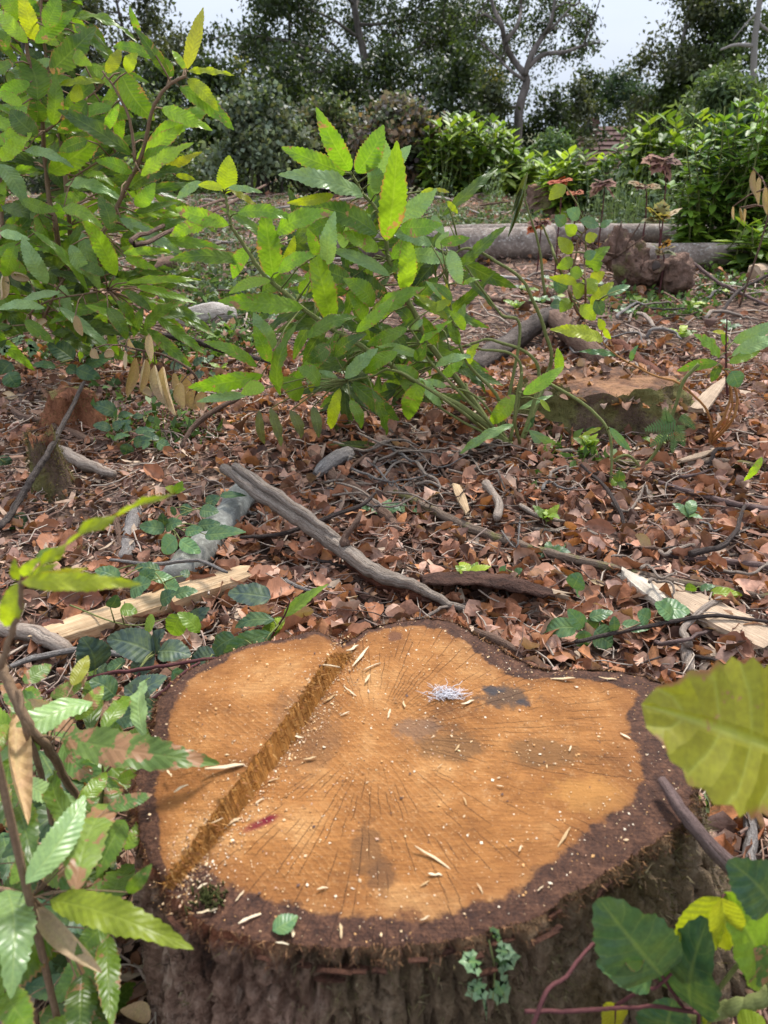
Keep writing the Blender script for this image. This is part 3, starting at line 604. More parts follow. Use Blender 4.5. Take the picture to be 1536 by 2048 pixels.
def stick(name, label, cat, pix, wpx, mat, lift=.01, lifts=None, taper=.6, sides=8, rough=.07, n=None, group=None, wob=.25, parent=None, ground=True, Ys=None):
    pts = []
    for j, (px, py) in enumerate(pix):
        l = lifts[j] if lifts else lift
        pts.append(P(px, py, Ys[j]) if Ys else G(px, py, l))
    d = [(p-CAM).length for p in pts]; r = [w/F*dd*.5*1.02 for w, dd in zip(np.linspace(wpx, wpx*taper, len(pts)) if not isinstance(wpx, (list, tuple)) else wpx, d)]
    L = sum((b-a).length for a, b in zip(pts, pts[1:])); n = n or max(8, min(60, int(L/max(.012, r[0]*.9))))
    s = spline([(*p, q) for p, q in zip(pts, r)], n); rs = np.random.default_rng(abs(int(pix[0][0]*7+pix[0][1]))); wobble = np.cumsum(rs.normal(0, 1, (n, 3)), 0); wobble -= np.linspace(0, 1, n)[:, None]*wobble[-1]
    s[:, :3] += wobble*wob*np.mean(r)*.5; rad = s[:, 3]*(1+rs.normal(0, rough*.5, n)); rad[0] *= .9; rad[-1] *= .75
    v, f, uv = tube(s[:, :3], rad, sides, rough, int(pix[0][0]))
    o = mobj(name, v, f, BM[mat] if isinstance(mat, str) else mat, parent, uv=uv)
    if not parent: props(o, label, cat, group)
    return o
ST = [ # name, label, category, pixels, width, material, lift(s), taper
 ('branch_piece','grey smooth round branch half hidden under bramble leaves','log',[(505,985),(460,1035),(405,1095),(335,1165)],[50,56,60,62],'beech',.03,1),
 ('stick','short grey stick beside the thinner stick left of the bramble','stick',[(278,1015),(262,1060),(246,1120)],[24,28,26],'grey',.015,1),
 ('stick','thin pale stick upright in the picture left of the short grey stick','stick',[(228,1018),(236,1075),(232,1132)],[16,13,15],'brown',.012,1),
 ('dead_branch','long thin dead branch leaning across the small mossy stump','branch',[(167,765),(125,853),(97,898),(62,947),(34,998),(0,1057)],[7,9,11,12,12,13],'bark2',[.16,.17,.16,.12,.07,.03],1),
 ('stick','crooked brown stick running to the foot of the red rotten stump','stick',[(17,819),(57,833),(97,842),(116,860)],[11,11,10,8],'brown',.03,1),
 ('broken_branch','broken tan branch lying against the small mossy stump','branch',[(112,895),(150,915),(190,936),(230,948)],[15,24,22,15],'pale',.04,1),
 ('stick','brown stick lying before the red rotten stump','stick',[(130,858),(160,873),(195,883),(222,887)],[12,16,18,18],'brown',.02,1),
 ('stick','dark weathered stick under the pale split plank','stick',[(-20,1255),(45,1268),(95,1285),(145,1306)],[28,30,30,24],'pale',.035,1),
 ('stick','grey curved twig with a cut end above the purple cane','stick',[(5,1338),(80,1315),(170,1300),(247,1310)],[9,11,12,12],'grey',.05,1),
 ('stick','long bristly brown stick crossing the litter behind the bark slab','stick',[(790,985),(880,1028),(960,1062),(1090,1105),(1230,1140),(1440,1180),(1545,1192)],[16,19,20,18,17,14,12],'moss',.03,1),
 ('stick','smooth purplish stick running out to the edge above the plank','stick',[(1305,1100),(1400,1114),(1545,1136)],[10,13,15],'purple',.03,1),
 ('stick','dark straight stick on the leaves right of the small sprout','stick',[(1318,964),(1430,998),(1545,1020)],[9,12,13],'purple',.03,1),
 ('stick','mossy stick lying level along the foot of the second stump','stick',[(1185,924),(1300,928),(1420,925),(1545,936)],[13,14,15,13],'moss',.02,1),
 ('stick','short knobbly pale stick in the middle of the twig heap','stick',[(972,965),(985,985),(998,1008),(993,1038)],[20,15,18,17],'pale',.06,1),
 ('dead_branch','dark furrowed branch lying behind the split branch','branch',[(620,905),(680,962),(740,1012),(800,1064)],[20,26,26,20],'brown',.02,1),
 ('stick','short thick pale stick near the wilted leaves','stick',[(697,903),(665,925),(632,950)],[34,30,24],'grey',.03,1),
 ('dead_branch','thin dark branch reaching from the left shrub to the centre shrub','branch',[(300,668),(380,684),(432,697),(541,727)],[9,11,11,9],'dark',[.12,.13,.13,.12],1),
 ('stick','brown branch end leaning up beside the hanging dry leaves','stick',[(362,895),(385,858),(425,825),(480,795)],[8,10,11,9],'brown',[.02,.06,.1,.13],1),
 ('old_branch','thick grey weathered branch leaning behind the second stump','branch',[(945,738),(1010,692),(1080,645),(1118,622)],[38,42,38,30],'bark2',[.03,.06,.1,.12],1),
 ('old_branch','thick dark weathered branch crossing the grey one behind the second stump','branch',[(1105,632),(1150,682),(1205,730)],[36,42,38],'brown',[.12,.07,.03],1),
 ('stick','flat dark red strip of wood behind the second stump','stick',[(1228,688),(1275,720),(1325,755)],[22,24,18],'red',.03,1),
 ('stick','thin bare stem slanting down to the right edge near the knobbly stump','stick',[(1372,515),(1430,560),(1480,585),(1545,615)],[5,6,6,5],'purple',[.2,.12,.06,.03],1),
 ('stick','thin dark twig rising to the right edge near the knobbly stump','stick',[(1428,642),(1470,590),(1500,568),(1545,545)],[6,6,5,5],'dark',[.02,.08,.1,.14],1),
 ('stick','grey stick leaning against the right rim of the big stump','stick',[(1318,1556),(1345,1605),(1372,1645),(1420,1700),(1470,1750),(1500,1800)],[18,22,25,27,29,29],'purple',[.30,.295,.285,.27,.25,.22],1),
 ('stick','weathered grey stick standing at the right edge beside the big stump','stick',[(1515,1560),(1508,1640),(1498,1740)],[20,22,22],'grey',.03,1),
 ('stick','pale grey stick on the ground left of the big stump','stick',[(300,1880),(318,1950),(330,2010),(340,2070)],[15,17,18,18],'grey',.03,1),
 ('stick','thin pale stick poking from the centre litter toward the right','stick',[(1040,1010),(1085,1035),(1130,1042)],[10,9,6],'pale',.04,1),
 ('stick','dark upright twig in the litter below the sprout','stick',[(1158,925),(1210,970),(1240,1020),(1252,1060)],[5,7,8,6],'dark',[.05,.06,.05,.02],1),
 ('stick','dark crooked stick lying at the right edge under the purplish stick','stick',[(1380,1108),(1440,1092),(1475,1060),(1490,1010)],[13,10,8,6],'dark',.05,1),
 ('stick','grey crooked stick lying near the pale plank','stick',[(1378,1290),(1370,1255),(1415,1215),(1445,1195)],[17,13,12,9],'pale',.04,1),
 ('stick','fat pale root piece below the right bramble','stick',[(1368,1280),(1372,1310),(1382,1345)],[24,24,18],'pale',.02,1),
 ('stick','long thin twig lying over the right plank','stick',[(1150,1283),(1240,1262),(1330,1245),(1420,1232),(1545,1245)],[8,8,8,7,6],'dark',.05,1),
 ('stick','reddish brown bark strip along the far rim of the big stump','bark strip',[(950,1262),(985,1275),(1015,1290),(1030,1302)],[14,18,16,9],'brown',.12,1),
 ('stick','thin dark twig from the split branch over to the bramble','stick',[(480,1075),(545,1070),(600,1058),(660,1035),(722,1012),(752,985)],[6,8,9,9,8,6],'dark',[.06,.06,.05,.06,.08,.1],1),
 ('stick','slender pale twig arching over the near bramble patch','stick',[(220,1120),(310,1128),(400,1122),(455,1145)],[6,7,7,6],'grey',.09,1),
 ('stick','long grey branch lying flat in the weeds left of the logs','stick',[(330,508),(395,492),(470,482),(560,470)],[4,6,5,4],'pale',.05,1),
 ('stick','bare grey stick in front of the dark bush','stick',[(480,388),(530,368),(575,347)],[4,4,3],'brown',[.1,.25,.4],1),
 ('stick','long pale stick lying in the clearing behind the left shrub','stick',[(250,478),(340,470),(430,462),(520,452)],[4,5,5,4],'brown',.05,1),
 ('stick','pale stick lying in front of the far logs','stick',[(900,545),(980,552),(1060,560)],[7,8,6],'white',.03,1),
 ('stick','brown stick lying flat in front of the far logs','stick',[(980,600),(1050,603),(1130,598),(1190,592)],[10,12,11,8],'brown',.03,1),
 ('stick','dark stick in the weeds between the two near shrubs','stick',[(455,555),(500,540),(560,545)],[5,6,5],'dark',.08,1),
]
for a in ST:
    l = a[6]; stick(a[0], a[1], a[2], a[3], a[4], a[5], lift=l if not isinstance(l, list) else 0, lifts=l if isinstance(l, list) else None, taper=a[7])
# tangled pale twigs in the middle of the picture
for q in range(95):
    x0, y0 = random.uniform(700, 1000), random.uniform(880, 1010); a = random.gauss(.1, .5); L = random.uniform(60, 190)
    if q > 55: x0, y0 = random.uniform(1130, 1480), random.uniform(610, 740); L *= .6
    if q > 75: x0, y0 = random.uniform(950, 1500), random.uniform(950, 1200)
    dx, dy = math.cos(a)*L, math.sin(a)*L*.55; k1, k2 = random.gauss(0, 14), random.gauss(0, 14); b = random.uniform(.01, .075)
    stick('twig', ('crooked pale twig in the tangled heap of twigs' if q <= 55 else 'crooked twig in the tangle behind the second stump' if q <= 75 else 'crooked pale twig lying among the leaves right of the twig heap'), 'twig', [(x0-dx/2, y0-dy/2), (x0-dx*.15+k1*.6, y0-dy*.15+k1), (x0+dx*.2+k2*.5, y0+dy*.2-k2), (x0+dx/2, y0+dy/2)], random.uniform(3.5, 8.5), random.choice(['pale', 'pale', 'brown', 'grey']), lifts=[b, b+random.gauss(0, .02), b+random.gauss(0, .02), b], taper=.55, sides=5, n=14, wob=1.2, group='tangled pale twigs in the heap' if q <= 55 else 'tangled twigs behind the second stump' if q <= 75 else 'crooked twigs right of the heap')
for q in range(58):
    x0, y0 = random.uniform(380, 1530), random.uniform(900, 1330)
    if q < 22: x0, y0 = random.uniform(560, 1500), random.uniform(520, 800)
    p = G(x0, y0)
    if in_stump(p.x, p.y, .06)[0]: continue
    a = random.uniform(-.6, .7); L = random.uniform(60, 210)*(1 if y0 > 800 else .7); dx, dy = math.cos(a)*L, math.sin(a)*L*.5; k1 = random.gauss(0, 12)
    pe = [G(x0-dx/2, y0-dy/2), G(x0+dx/2, y0+dy/2)]
    if any(in_stump(e.x, e.y, .05)[0] for e in pe): continue
    stick('fallen_twig', 'thin fallen twig lying on the brown litter', 'twig', [(x0-dx/2, y0-dy/2), (x0-dx*.1, y0+k1), (x0+dx/2, y0+dy/2)], random.uniform(5, 11) if y0 > 800 else random.uniform(4, 7), random.choice(['brown', 'dark', 'grey', 'purple', 'pale']), lifts=[.012, .012+abs(random.gauss(0, .025)), .012], taper=.6, sides=5, n=16, wob=1, group='thin twigs fallen on the litter')
for q in range(40):
    x0, y0 = random.uniform(380, 1300), random.uniform(395, 520); a = random.gauss(0, .25); L = random.uniform(40, 130); dx, dy = math.cos(a)*L, math.sin(a)*L*.4
    if 900 < x0 < 1300 and y0 > 440: continue
    stick('brash_stick', 'pale grey stick in the far brash of the clearing', 'stick', [(x0-dx/2, y0-dy/2), (x0, y0+random.gauss(0, 4)), (x0+dx/2, y0+dy/2)], random.uniform(3, 7), random.choice(['grey', 'pale', 'brown', 'white']), lifts=[.03, .03+random.random()*.12, .03], sides=5, n=9, wob=.8, group='grey sticks strewn over the far clearing')
# the long split branch with two prongs
sb = empty('split_branch', G(700, 1120), 'long pale branch split into two prongs lying slantwise in front of the centre shrub', 'branch')
stick('prong', '', '', [(448,938),(520,990),(600,1040),(690,1102),(780,1155),(860,1188),(925,1212),(975,1228)], [20,27,31,33,30,20,14,7], 'branch', lifts=[.13,.115,.10,.085,.07,.05,.035,.02], parent=sb, rough=.08, sides=10)
stick('prong', '', '', [(470,932),(530,972),(600,1020),(650,1058),(690,1085)], [16,20,20,17,11], 'branch', lifts=[.155,.14,.125,.11,.095], parent=sb, rough=.08, sides=9)
stick('side_twig', '', '', [(692,1092),(690,1070),(712,1045),(722,1022)], [20,14,13,9], 'brown', lifts=[.10,.12,.15,.17], parent=sb, rough=.2)
stick('dark_bark', '', '', [(700,1120),(760,1160),(830,1190),(900,1215)], [30,34,28,14], 'red', lifts=[.05,.045,.035,.02], parent=sb, rough=.2)['label'] = 'dark red brown bark left under the branch'
# planks of split wood
def plank(name, label, pix, wpx, thick, mat, lift, parent=None, twist=0, bark=None):
    n = 26; c = spline([(*G(x, y, lift), w) for (x, y), w in zip(pix, wpx)], n); d = np.gradient(c[:, :3], axis=0); d /= np.linalg.norm(d, axis=1)[:, None]
    s = np.cross(d, [0, 0, 1]); s /= np.linalg.norm(s, axis=1)[:, None]; v = []; uv = []; rs = np.random.default_rng(abs(int(pix[0][0]))); L = np.r_[0, np.cumsum(np.linalg.norm(np.diff(c[:, :3], axis=0), axis=1))]
    prof = [(-1, -1), (-1, .1), (-.92, .75), (-.5, 1), (0, 1.12), (.5, .95), (.95, .55), (1, -.2), (.9, -1)]
    off = rs.normal(0, .10, len(prof))
    for i in range(n):
        hw = c[i, 3]/F*np.linalg.norm(c[i, :3]-np.array(CAM))*.62
        for j, (a, b) in enumerate(prof):
            e = 1+.10*rs.normal()*(1 if i in (0, n-1) else .35)
            v.append(c[i, :3]+s[i]*a*hw*e+np.array([0, 0, 1])*(b+off[j]*.4+twist*a)*thick+(d[i]*rs.normal(0, .012) if i in (0, n-1) else 0)); uv.append((j/8, L[i]))
    m = len(prof); f = [(i*m+j, i*m+(j+1) % m, (i+1)*m+(j+1) % m, (i+1)*m+j) for i in range(n-1) for j in range(m)]+[tuple(range(m))[::-1], tuple(range((n-1)*m, n*m))]
    return props(mobj(name, np.array(v), f, mat, uv=uv, smooth=False), label, 'plank')
PLK = wood_mat('split_wood', (.42, .25, .12), (.72, .53, .33)); PLK2 = wood_mat('split_wood_old', (.26, .17, .11), (.60, .45, .31)); PLK3 = wood_mat('split_wood_white', (.5, .4, .29), (.76, .67, .55))
plank('split_plank', 'pale split plank of fresh wood lying behind the left bramble', [(85,1280),(190,1245),(300,1210),(400,1178),(482,1152)], [42,46,46,44,40], .018, PLK, .035)
plank('split_plank', 'weathered split plank with grey grain running out at the right edge', [(1300,1172),(1370,1200),(1440,1235),(1545,1288)], [30,52,60,62], .013, PLK2, .03)
plank('split_plank', 'short white sliver of split wood pointing at the weathered plank', [(1250,1148),(1285,1172),(1325,1205)], [14,30,22], .010, PLK3, .04)
plank('split_plank', 'small tan wood piece lying on the litter by the twig heap', [(1010,1165),(1080,1180),(1130,1190)], [10,16,10], .006, PLK2, .03)
plank('split_plank', 'small pointed splinter of yellow wood stuck in the litter', [(912,972),(922,995),(935,1025)], [12,16,8], .006, PLK, .06)
plank('split_plank', 'pale pointed splinter below the seedling beside the second stump', [(1395,822),(1425,785),(1450,760)], [26,20,6], .01, PLK2, .10)
plank('split_plank', 'thin flat splinter before the foot of the second stump', [(1360,922),(1395,912),(1425,902)], [5,12,4], .005, PLK2, .04)
plank('split_plank', 'split log end with yellow grain at the right edge', [(1508,548),(1530,540),(1560,530)], [18,40,50], .05, PLK2, .06)
# curled slab of dark bark behind the stump
n, m = 24, 12; v = []; uv = []
for i in range(n):
    u = i/(n-1); a = G(845+u*258, 1208+u*26, .01); w = .078*(.6+.5*math.sin(math.pi*(.15+.8*u))); rs = random.Random(i)
    for j in range(m):
        th = math.pi*(-.05+.62*j/(m-1)); v.append((a.x+rs.gauss(0, .001)+(.012*noise.noise((j*.9, 3, 0)) if i in (0, n-1) else 0), a.y+.03+w*math.cos(th)*1.0-.02, a.z+.005+w*math.sin(th)*.85*(.8+.2*u)+.012*noise.noise((u*7, j*.5, 0))+.005*noise.noise((u*30, j*1.5, 0)))); uv.append((j/m*.4, u*.3))
v2 = np.array(v); f = [(i*m+j, (i+1)*m+j, (i+1)*m+j+1, i*m+j+1) for i in range(n-1) for j in range(m-1)]
o = mobj('bark_slab', v2, f, bark_mat('slab_bark', (.02, .011, .009), (.15, .075, .052), 30, uvm=True, dist=.04), uv=uv); md = o.modifiers.new('s', 'SOLIDIFY'); md.thickness = .006
props(o, 'curled slab of dark red brown bark right behind the big stump', 'bark slab')
# ------------------------------------------------------------------ logs
ENDW = NT('log_end'); er = ENDW.noise(ENDW.coord(), 30, 4); ENDW = ENDW.bsdf(ENDW.ramp(er, [(.3, (.38, .2, .09)), (.7, (.62, .42, .24))]), .8, ENDW.bump(er, .5, .01))
ENDP = NT('log_end_pink'); er = ENDP.noise(ENDP.coord(), 14, 4); ENDP = ENDP.bsdf(ENDP.ramp(er, [(.3, (.30, .17, .14)), (.7, (.5, .36, .32))]), .8, ENDP.bump(er, .5, .01))
def log(name, label, pix, wpx, mat, lift, endmat, ends=(0, 1), sides=18, rough=.03):
    pts = [G(x, y) for x, y in pix]; r = [w/F*(p-CAM).length*.5 for w, p in zip(wpx, pts)]
    pts = [p+Vector((0, r_*.55, r_*.9+lift)) for p, r_ in zip(pts, r)]; n = 40; s = spline([(*p, q) for p, q in zip(pts, r)], n)
    e = empty(name, pts[len(pts)//2]-Vector((0, 0, r[0])), label, 'log'); rs = np.random.default_rng(abs(int(pix[0][0])))
    ra = s[:, 3]*(1+.03*np.cumsum(rs.normal(0, .5, n))*.3)
    v, f, uv = tube(s[:, :3], ra, sides, rough, int(pix[0][0])); mobj('bark', v, f, mat, e, uv=uv)
    for k in ends:
        i, d = (0, -1) if k == 0 else (n-1, 1); dv = (s[1, :3]-s[0, :3]) if k == 0 else (s[-1, :3]-s[-2, :3]); dv = dv/np.linalg.norm(dv)*d
        c = s[i, :3]+dv*.004; cv_, cf, cu = tube([c-dv*.006, c, c+dv*.002], [ra[i]*.93, ra[i]*.92, ra[i]*.7], sides, .03, 3); mobj('cut_end', cv_, cf, endmat, e)
    return e
log('fallen_log', 'thick grey log lying across the clearing behind the centre shrub', [(588,512),(760,518),(940,524),(1105,520)], [58,60,62,60], BM['log'], 0, ENDP)
log('fallen_log', 'pinkish log lying behind the thick grey log', [(905,492),(1090,492),(1290,494),(1492,496)], [34,36,36,34], BM['log'], .02, ENDP)
log('fallen_log', 'pale grey log running out at the right edge behind the knobbly stump', [(1270,538),(1400,540),(1560,546)], [46,46,48], BM['log'], 0, ENDP)
log('short_log', 'short cut log with orange end beside the left shrub', [(290,562),(320,555),(347,550)], [24,26,27], BM['brown'], .03, ENDW)
log('bleached_log', 'bleached weathered log between the left and centre shrubs', [(330,668),(380,662),(430,655),(462,650)], [20,42,46,36], BM['white'], 0, ENDP, (1,), rough=.07, sides=11)
# ------------------------------------------------------------------ lesser stumps
def lump(name, parent, c, rx, ry, h, mat, seed, jag=.2, lobes=.2, nth=72, nk=26, topscale=.75, colattr=False, hollow=.0):
    v = []
    for k in range(nk+1):
        w = k/nk
        for i in range(nth):
            a = 2*math.pi*i/nth; ca, sa2 = math.cos(a), math.sin(a)
            prof = 1-(1-topscale)*w**.8+.25*(1-w)**3
            lo = 1+lobes*noise.noise((ca*1.4+seed, sa2*1.4, w*.6))+.10*noise.noise((ca*5+seed, sa2*5, w*3))+.07*noise.noise((ca*14, sa2*14+seed, w*7))+.035*noise.noise((ca*32, sa2*32+seed, w*12))
            hh = h*(1+jag*noise.noise((ca*2.2, sa2*2.2, seed))+jag*.5*noise.noise((ca*9, sa2*9, seed+3))+jag*.4*noise.noise((ca*25, sa2*25, seed+5)))
            v.append((c[0]+rx*prof*lo*ca, c[1]+ry*prof*lo*sa2, c[2]-.03+(hh+.03)*w))
    f = [(k*nth+i, k*nth+(i+1) % nth, (k+1)*nth+(i+1) % nth, (k+1)*nth+i) for k in range(nk) for i in range(nth)]
    top = v[nk*nth:]; tops = []
    o = mobj(name, np.array(v), f, mat, parent); tv = [p for p in top]; tv2 = []; zc = sum(p[2] for p in top)/nth
    rings = 7; tvv = []
    for q in range(rings):
        s = 1-q/rings
        for i in range(nth):
            p = top[i]; z = p[2]*s+(zc-hollow)*(1-s)+(.12*h*jag*noise.noise((p[0]*40*s, p[1]*40*s, seed)) if q else 0); tvv.append((c[0]+(p[0]-c[0])*s, c[1]+(p[1]-c[1])*s, z))
    tvv.append((c[0], c[1], zc-hollow)); tf = [(q*nth+i, q*nth+(i+1) % nth, (q+1)*nth+(i+1) % nth, (q+1)*nth+i) for q in range(rings-1) for i in range(nth)]+[((rings-1)*nth+i, (rings-1)*nth+(i+1) % nth, rings*nth) for i in range(nth)]
    return o, np.array(tvv), tf
MOSSY = bark_mat('mossy_bark', (.045, .028, .02), (.19, .125, .085), 14, moss=1.15, dist=.03)
ROT = bark_mat('rotten_wood', (.10, .032, .014), (.40, .17, .085), 30, (1, 1, .12), dist=.03); ROTT = bark_mat('rotten_top', (.05, .022, .014), (.30, .12, .06), 30, moss=.4)
s2t = NT('old_cut'); ob = s2t.coord(); n_a = s2t.noise(ob, 9, 5); n_b = s2t.noise(ob, 60, 4)
c = s2t.ramp(n_a, [(.35, (.04, .022, .015)), (.5, (.14, .062, .028)), (.65, (.26, .13, .06))]); c = s2t.mix(.6, c, s2t.ramp(n_b, [(.3, (.5,)*3), (.7, (1.3,)*3)]), 'MULTIPLY'); OLDCUT = s2t.bsdf(c, .85, s2t.bump(n_b, .8, .01))
def stump2(name, label, c, rx, ry, h, side, top, seed, moss_n=0, **k):
    e = empty(name, c, label, 'tree stump'); o, tv, tf = lump('bark', e, c, rx, ry, h, side, seed, **k); mobj('cut_face', tv, tf, top, e)
    if moss_n:
        vs = np.array([p.co for p in o.data.vertices]); vs = vs[vs[:, 2] > c[2]]; pk = vs[rng.integers(0, len(vs), moss_n)]+rng.normal(0, .006, (moss_n, 3)); d = unit(pk-np.array(c)+rng.normal(0, .08, pk.shape))
        cc = np.array([[.12, .11, .03], [.19, .15, .05], [.08, .06, .025]])[rng.integers(0, 3, moss_n)]
        v, f, cl = blades(pk, d, rng.uniform(.005, .014, moss_n), rng.uniform(.0006, .0014, moss_n), cc); props(mobj('moss', v, f, FIB, o, col=cl), kind='stuff')
    return e
c2 = G(1205, 900)+Vector((0, .24, 0)); st2 = stump2('tree_stump', 'low mossy stump with weathered orange top behind the twig heap', c2, .35, .2, .165, MOSSY, OLDCUT, 4.2, 7000, jag=.2, lobes=.6, topscale=.72)
zz_ = .165; m_ = 260; lx = c2.x+rng.uniform(-.30, .36, m_); ly = c2.y+rng.uniform(-.16, .2, m_); lx[:150] = c2.x+rng.uniform(.0, .5, 150); ly[:150] = c2.y+rng.uniform(-.2, .25, 150)
top_ = np.clip(.15*(1-((lx-c2.x)/.40)**4)-.02, 0, .15); v, f, cl = scatter_protos(LP, lx, ly, top_, rng.uniform(.02, .055, m_), .5, PAL[rng.choice(len(PAL), m_, p=PW)]); props(mobj('fallen_leaves', v, f, LIT, st2, col=cl), kind='stuff')
c3 = G(135, 868)+Vector((0, .09, 0)); stump2('rotten_stump', 'crumbling red rotten stump with ragged top on the left', c3, .14, .10, .12, ROT, ROTT, 9.1, 1500, jag=.26, lobes=.8, topscale=.6, hollow=-.02)
c4 = G(88, 1000)+Vector((0, .06, 0)); stump2('small_stump', 'small dark mossy stump behind the leaning dead branch', c4, .075, .065, .16, MOSSY, ROTT, 2.7, 2500, jag=.4, lobes=.4, topscale=.6)
BUR = bark_mat('burr', (.08, .048, .035), (.36, .22, .16), 16, (1, 1, 1), moss=.3, bump=1, dist=.05)
e = empty('knobbly_stump', G(1325, 588), 'knobbly burred stump with a dark knot in front of the pale log', 'tree stump')
def blob(name, c, r, mat, parent, seed, amp=.2, flat=(1, 1, 1)):
    nu_, nv_ = 44, 28; v = []
    for j in range(nv_+1):
        ph = math.pi*j/nv_
        for i in range(nu_):
            a = 2*math.pi*i/nu_; d = Vector((math.sin(ph)*math.cos(a), math.sin(ph)*math.sin(a), math.cos(ph))); k = r*(1+amp*noise.noise(d*1.6+Vector((seed, 0, 0)))+amp*.7*noise.noise(d*3.5+Vector((0, seed, 0)))+amp*.35*noise.noise(d*9+Vector((0, seed, 2))))
            v.append((c[0]+d.x*k*flat[0], c[1]+d.y*k*flat[1], c[2]+d.z*k*flat[2]))
    f = [(j*nu_+i, (j+1)*nu_+i, (j+1)*nu_+(i+1) % nu_, j*nu_+(i+1) % nu_) for j in range(nv_) for i in range(nu_)]
    return mobj(name, np.array(v), f, mat, parent)
Yb = e.location.y
blob('knob', P(1350, 548, Yb), .12, BUR, e, 3, .28); blob('knob', P(1300, 545, Yb-.02), .07, BUR, e, 8, .25); blob('knob', P(1262, 530, Yb+.1), .13, BUR, e, 5, .4, (.8, .9, 1.1)); blob('trunk_base', P(1235, 500, Yb+.2), .105, BUR, e, 6, .45, (.8, .8, 1.2)); blob('trunk_base', P(1290, 575, Yb+.15), .15, BUR, e, 7, .35, (1.2, 1, .6))
kc = P(1312, 533, Yb-.085); v, f, _ = tube([kc, kc+Vector((-.005, -.012, .006)), kc+Vector((-.006, -.014, .007))], [.05, .045, .03], 14, .18, 1); kn_ = mobj('cut_knot', v, f, BUR, e)
kc = kc+Vector((-.005, -.018, .008)); v, f, _ = tube([kc, kc+Vector((-.002, -.006, .003))], [.03, .024], 10, .2, 2); mobj('dark_core', v, f, BM['dark'], kn_)
for q in range(6):
    a = random.uniform(-1, 1); stick('root_twig', '', '', [(1220+random.uniform(-10, 80), 520), (1230+a*50, 495), (1240+a*90, 470-random.random()*30)], 4, 'brown', parent=e, Ys=[Yb+.1, Yb+.05, Yb+.05], sides=5)
c5 = G(1105, 432)+Vector((0, .25, 0)); stump2('sawn_stump', 'pale sawn stump far back among red seedlings', c5, .30, .25, .30, BUR, OLDCUT, 1.3, 0, jag=.05, lobes=.2, topscale=.85)
# ================================================================== LEAVES
def leaf_geo(kind, q):
    """unit-length leaf from the origin along +Y, +Z its upper side; q = variant"""
    rs = random.Random(q*17+3); v = []; uv = []
    if kind == 'chestnut': N, W, tooth, asym, pw = 15, .31, .13, .82, 1.05
    elif kind == 'broad': N, W, tooth, asym, pw = 9, .8, .11, .9, .7
    elif kind == 'bramble': N, W, tooth, asym, pw = 12, .72, .07, .72, .62
    elif kind == 'small': N, W, tooth, asym, pw = 9, .52, .12, .8, .8
    elif kind == 'dry': N, W, tooth, asym, pw = 9, .42, .12, .85, .8
    arch = rs.uniform(.02, .17); fold = rs.uniform(.1, .55); wav = rs.uniform(.01, .035); tw = rs.uniform(-.5, .5); side = rs.uniform(-.06, .06); ph = rs.uniform(0, 6)
    if kind == 'bramble': fold *= .7; arch *= .6
    if kind == 'dry': fold = rs.uniform(.9, 1.9); wav = .07; tw = rs.uniform(-1.4, 1.4); arch = rs.uniform(-.12, .18)
    rows = []
    for j in range(2*N+1):
        t = j/(2*N); tip = j % 2 == 1
        w = .5*W*(max(0, math.sin(math.pi*t**asym))**pw if kind not in ('chestnut', 'dry') else t**.62*(1-t)**.86/.4555)
        e = w*(1+(tooth*.55 if tip else -tooth*.45)) if 0 < j < 2*N else .002; te = t+(.42/(2*N) if tip else 0)
        rows.append((t, te, w, e))
    for t, te, w, e in rows:
        a = tw*(t-.3)*(1-math.cos(math.pi*t))*.5; x0 = side*math.sin(math.pi*t); zm = 4*arch*t*(1-t)
        for s, f_ in ((-1, 1), (-.5, .55), (0, 0), (.5, .55), (1, 1)):
            ww = e if abs(s) == 1 else w*.52; x = (1 if s > 0 else -1)*ww if s else 0
            if kind == 'dry':           # rolled margins
                th = fold*abs(s)*1.3; r_ = w/1.6; z = r_*(1-math.cos(th)); x = math.copysign(r_*math.sin(th), s) if s else 0
            else: z = fold*abs(x)*(1-.55*abs(s))+wav*math.sin(te*19+ph+(1.7 if s > 0 else 0))*abs(s)**2*min(1, 4*t*(1-t)*1.6)
            v.append((x0+x*math.cos(a)-z*math.sin(a), te if abs(s) == 1 else t, zm+x*math.sin(a)+z*math.cos(a)))
            uv.append((.5+.5*(s if abs(s) == 1 or s == 0 else s*1.04), te if abs(s) == 1 else t))
    f = [(j*5+k, j*5+k+1, j*5+k+6, j*5+k+5) for j in range(2*N) for k in range(4)]
    return v, f, uv
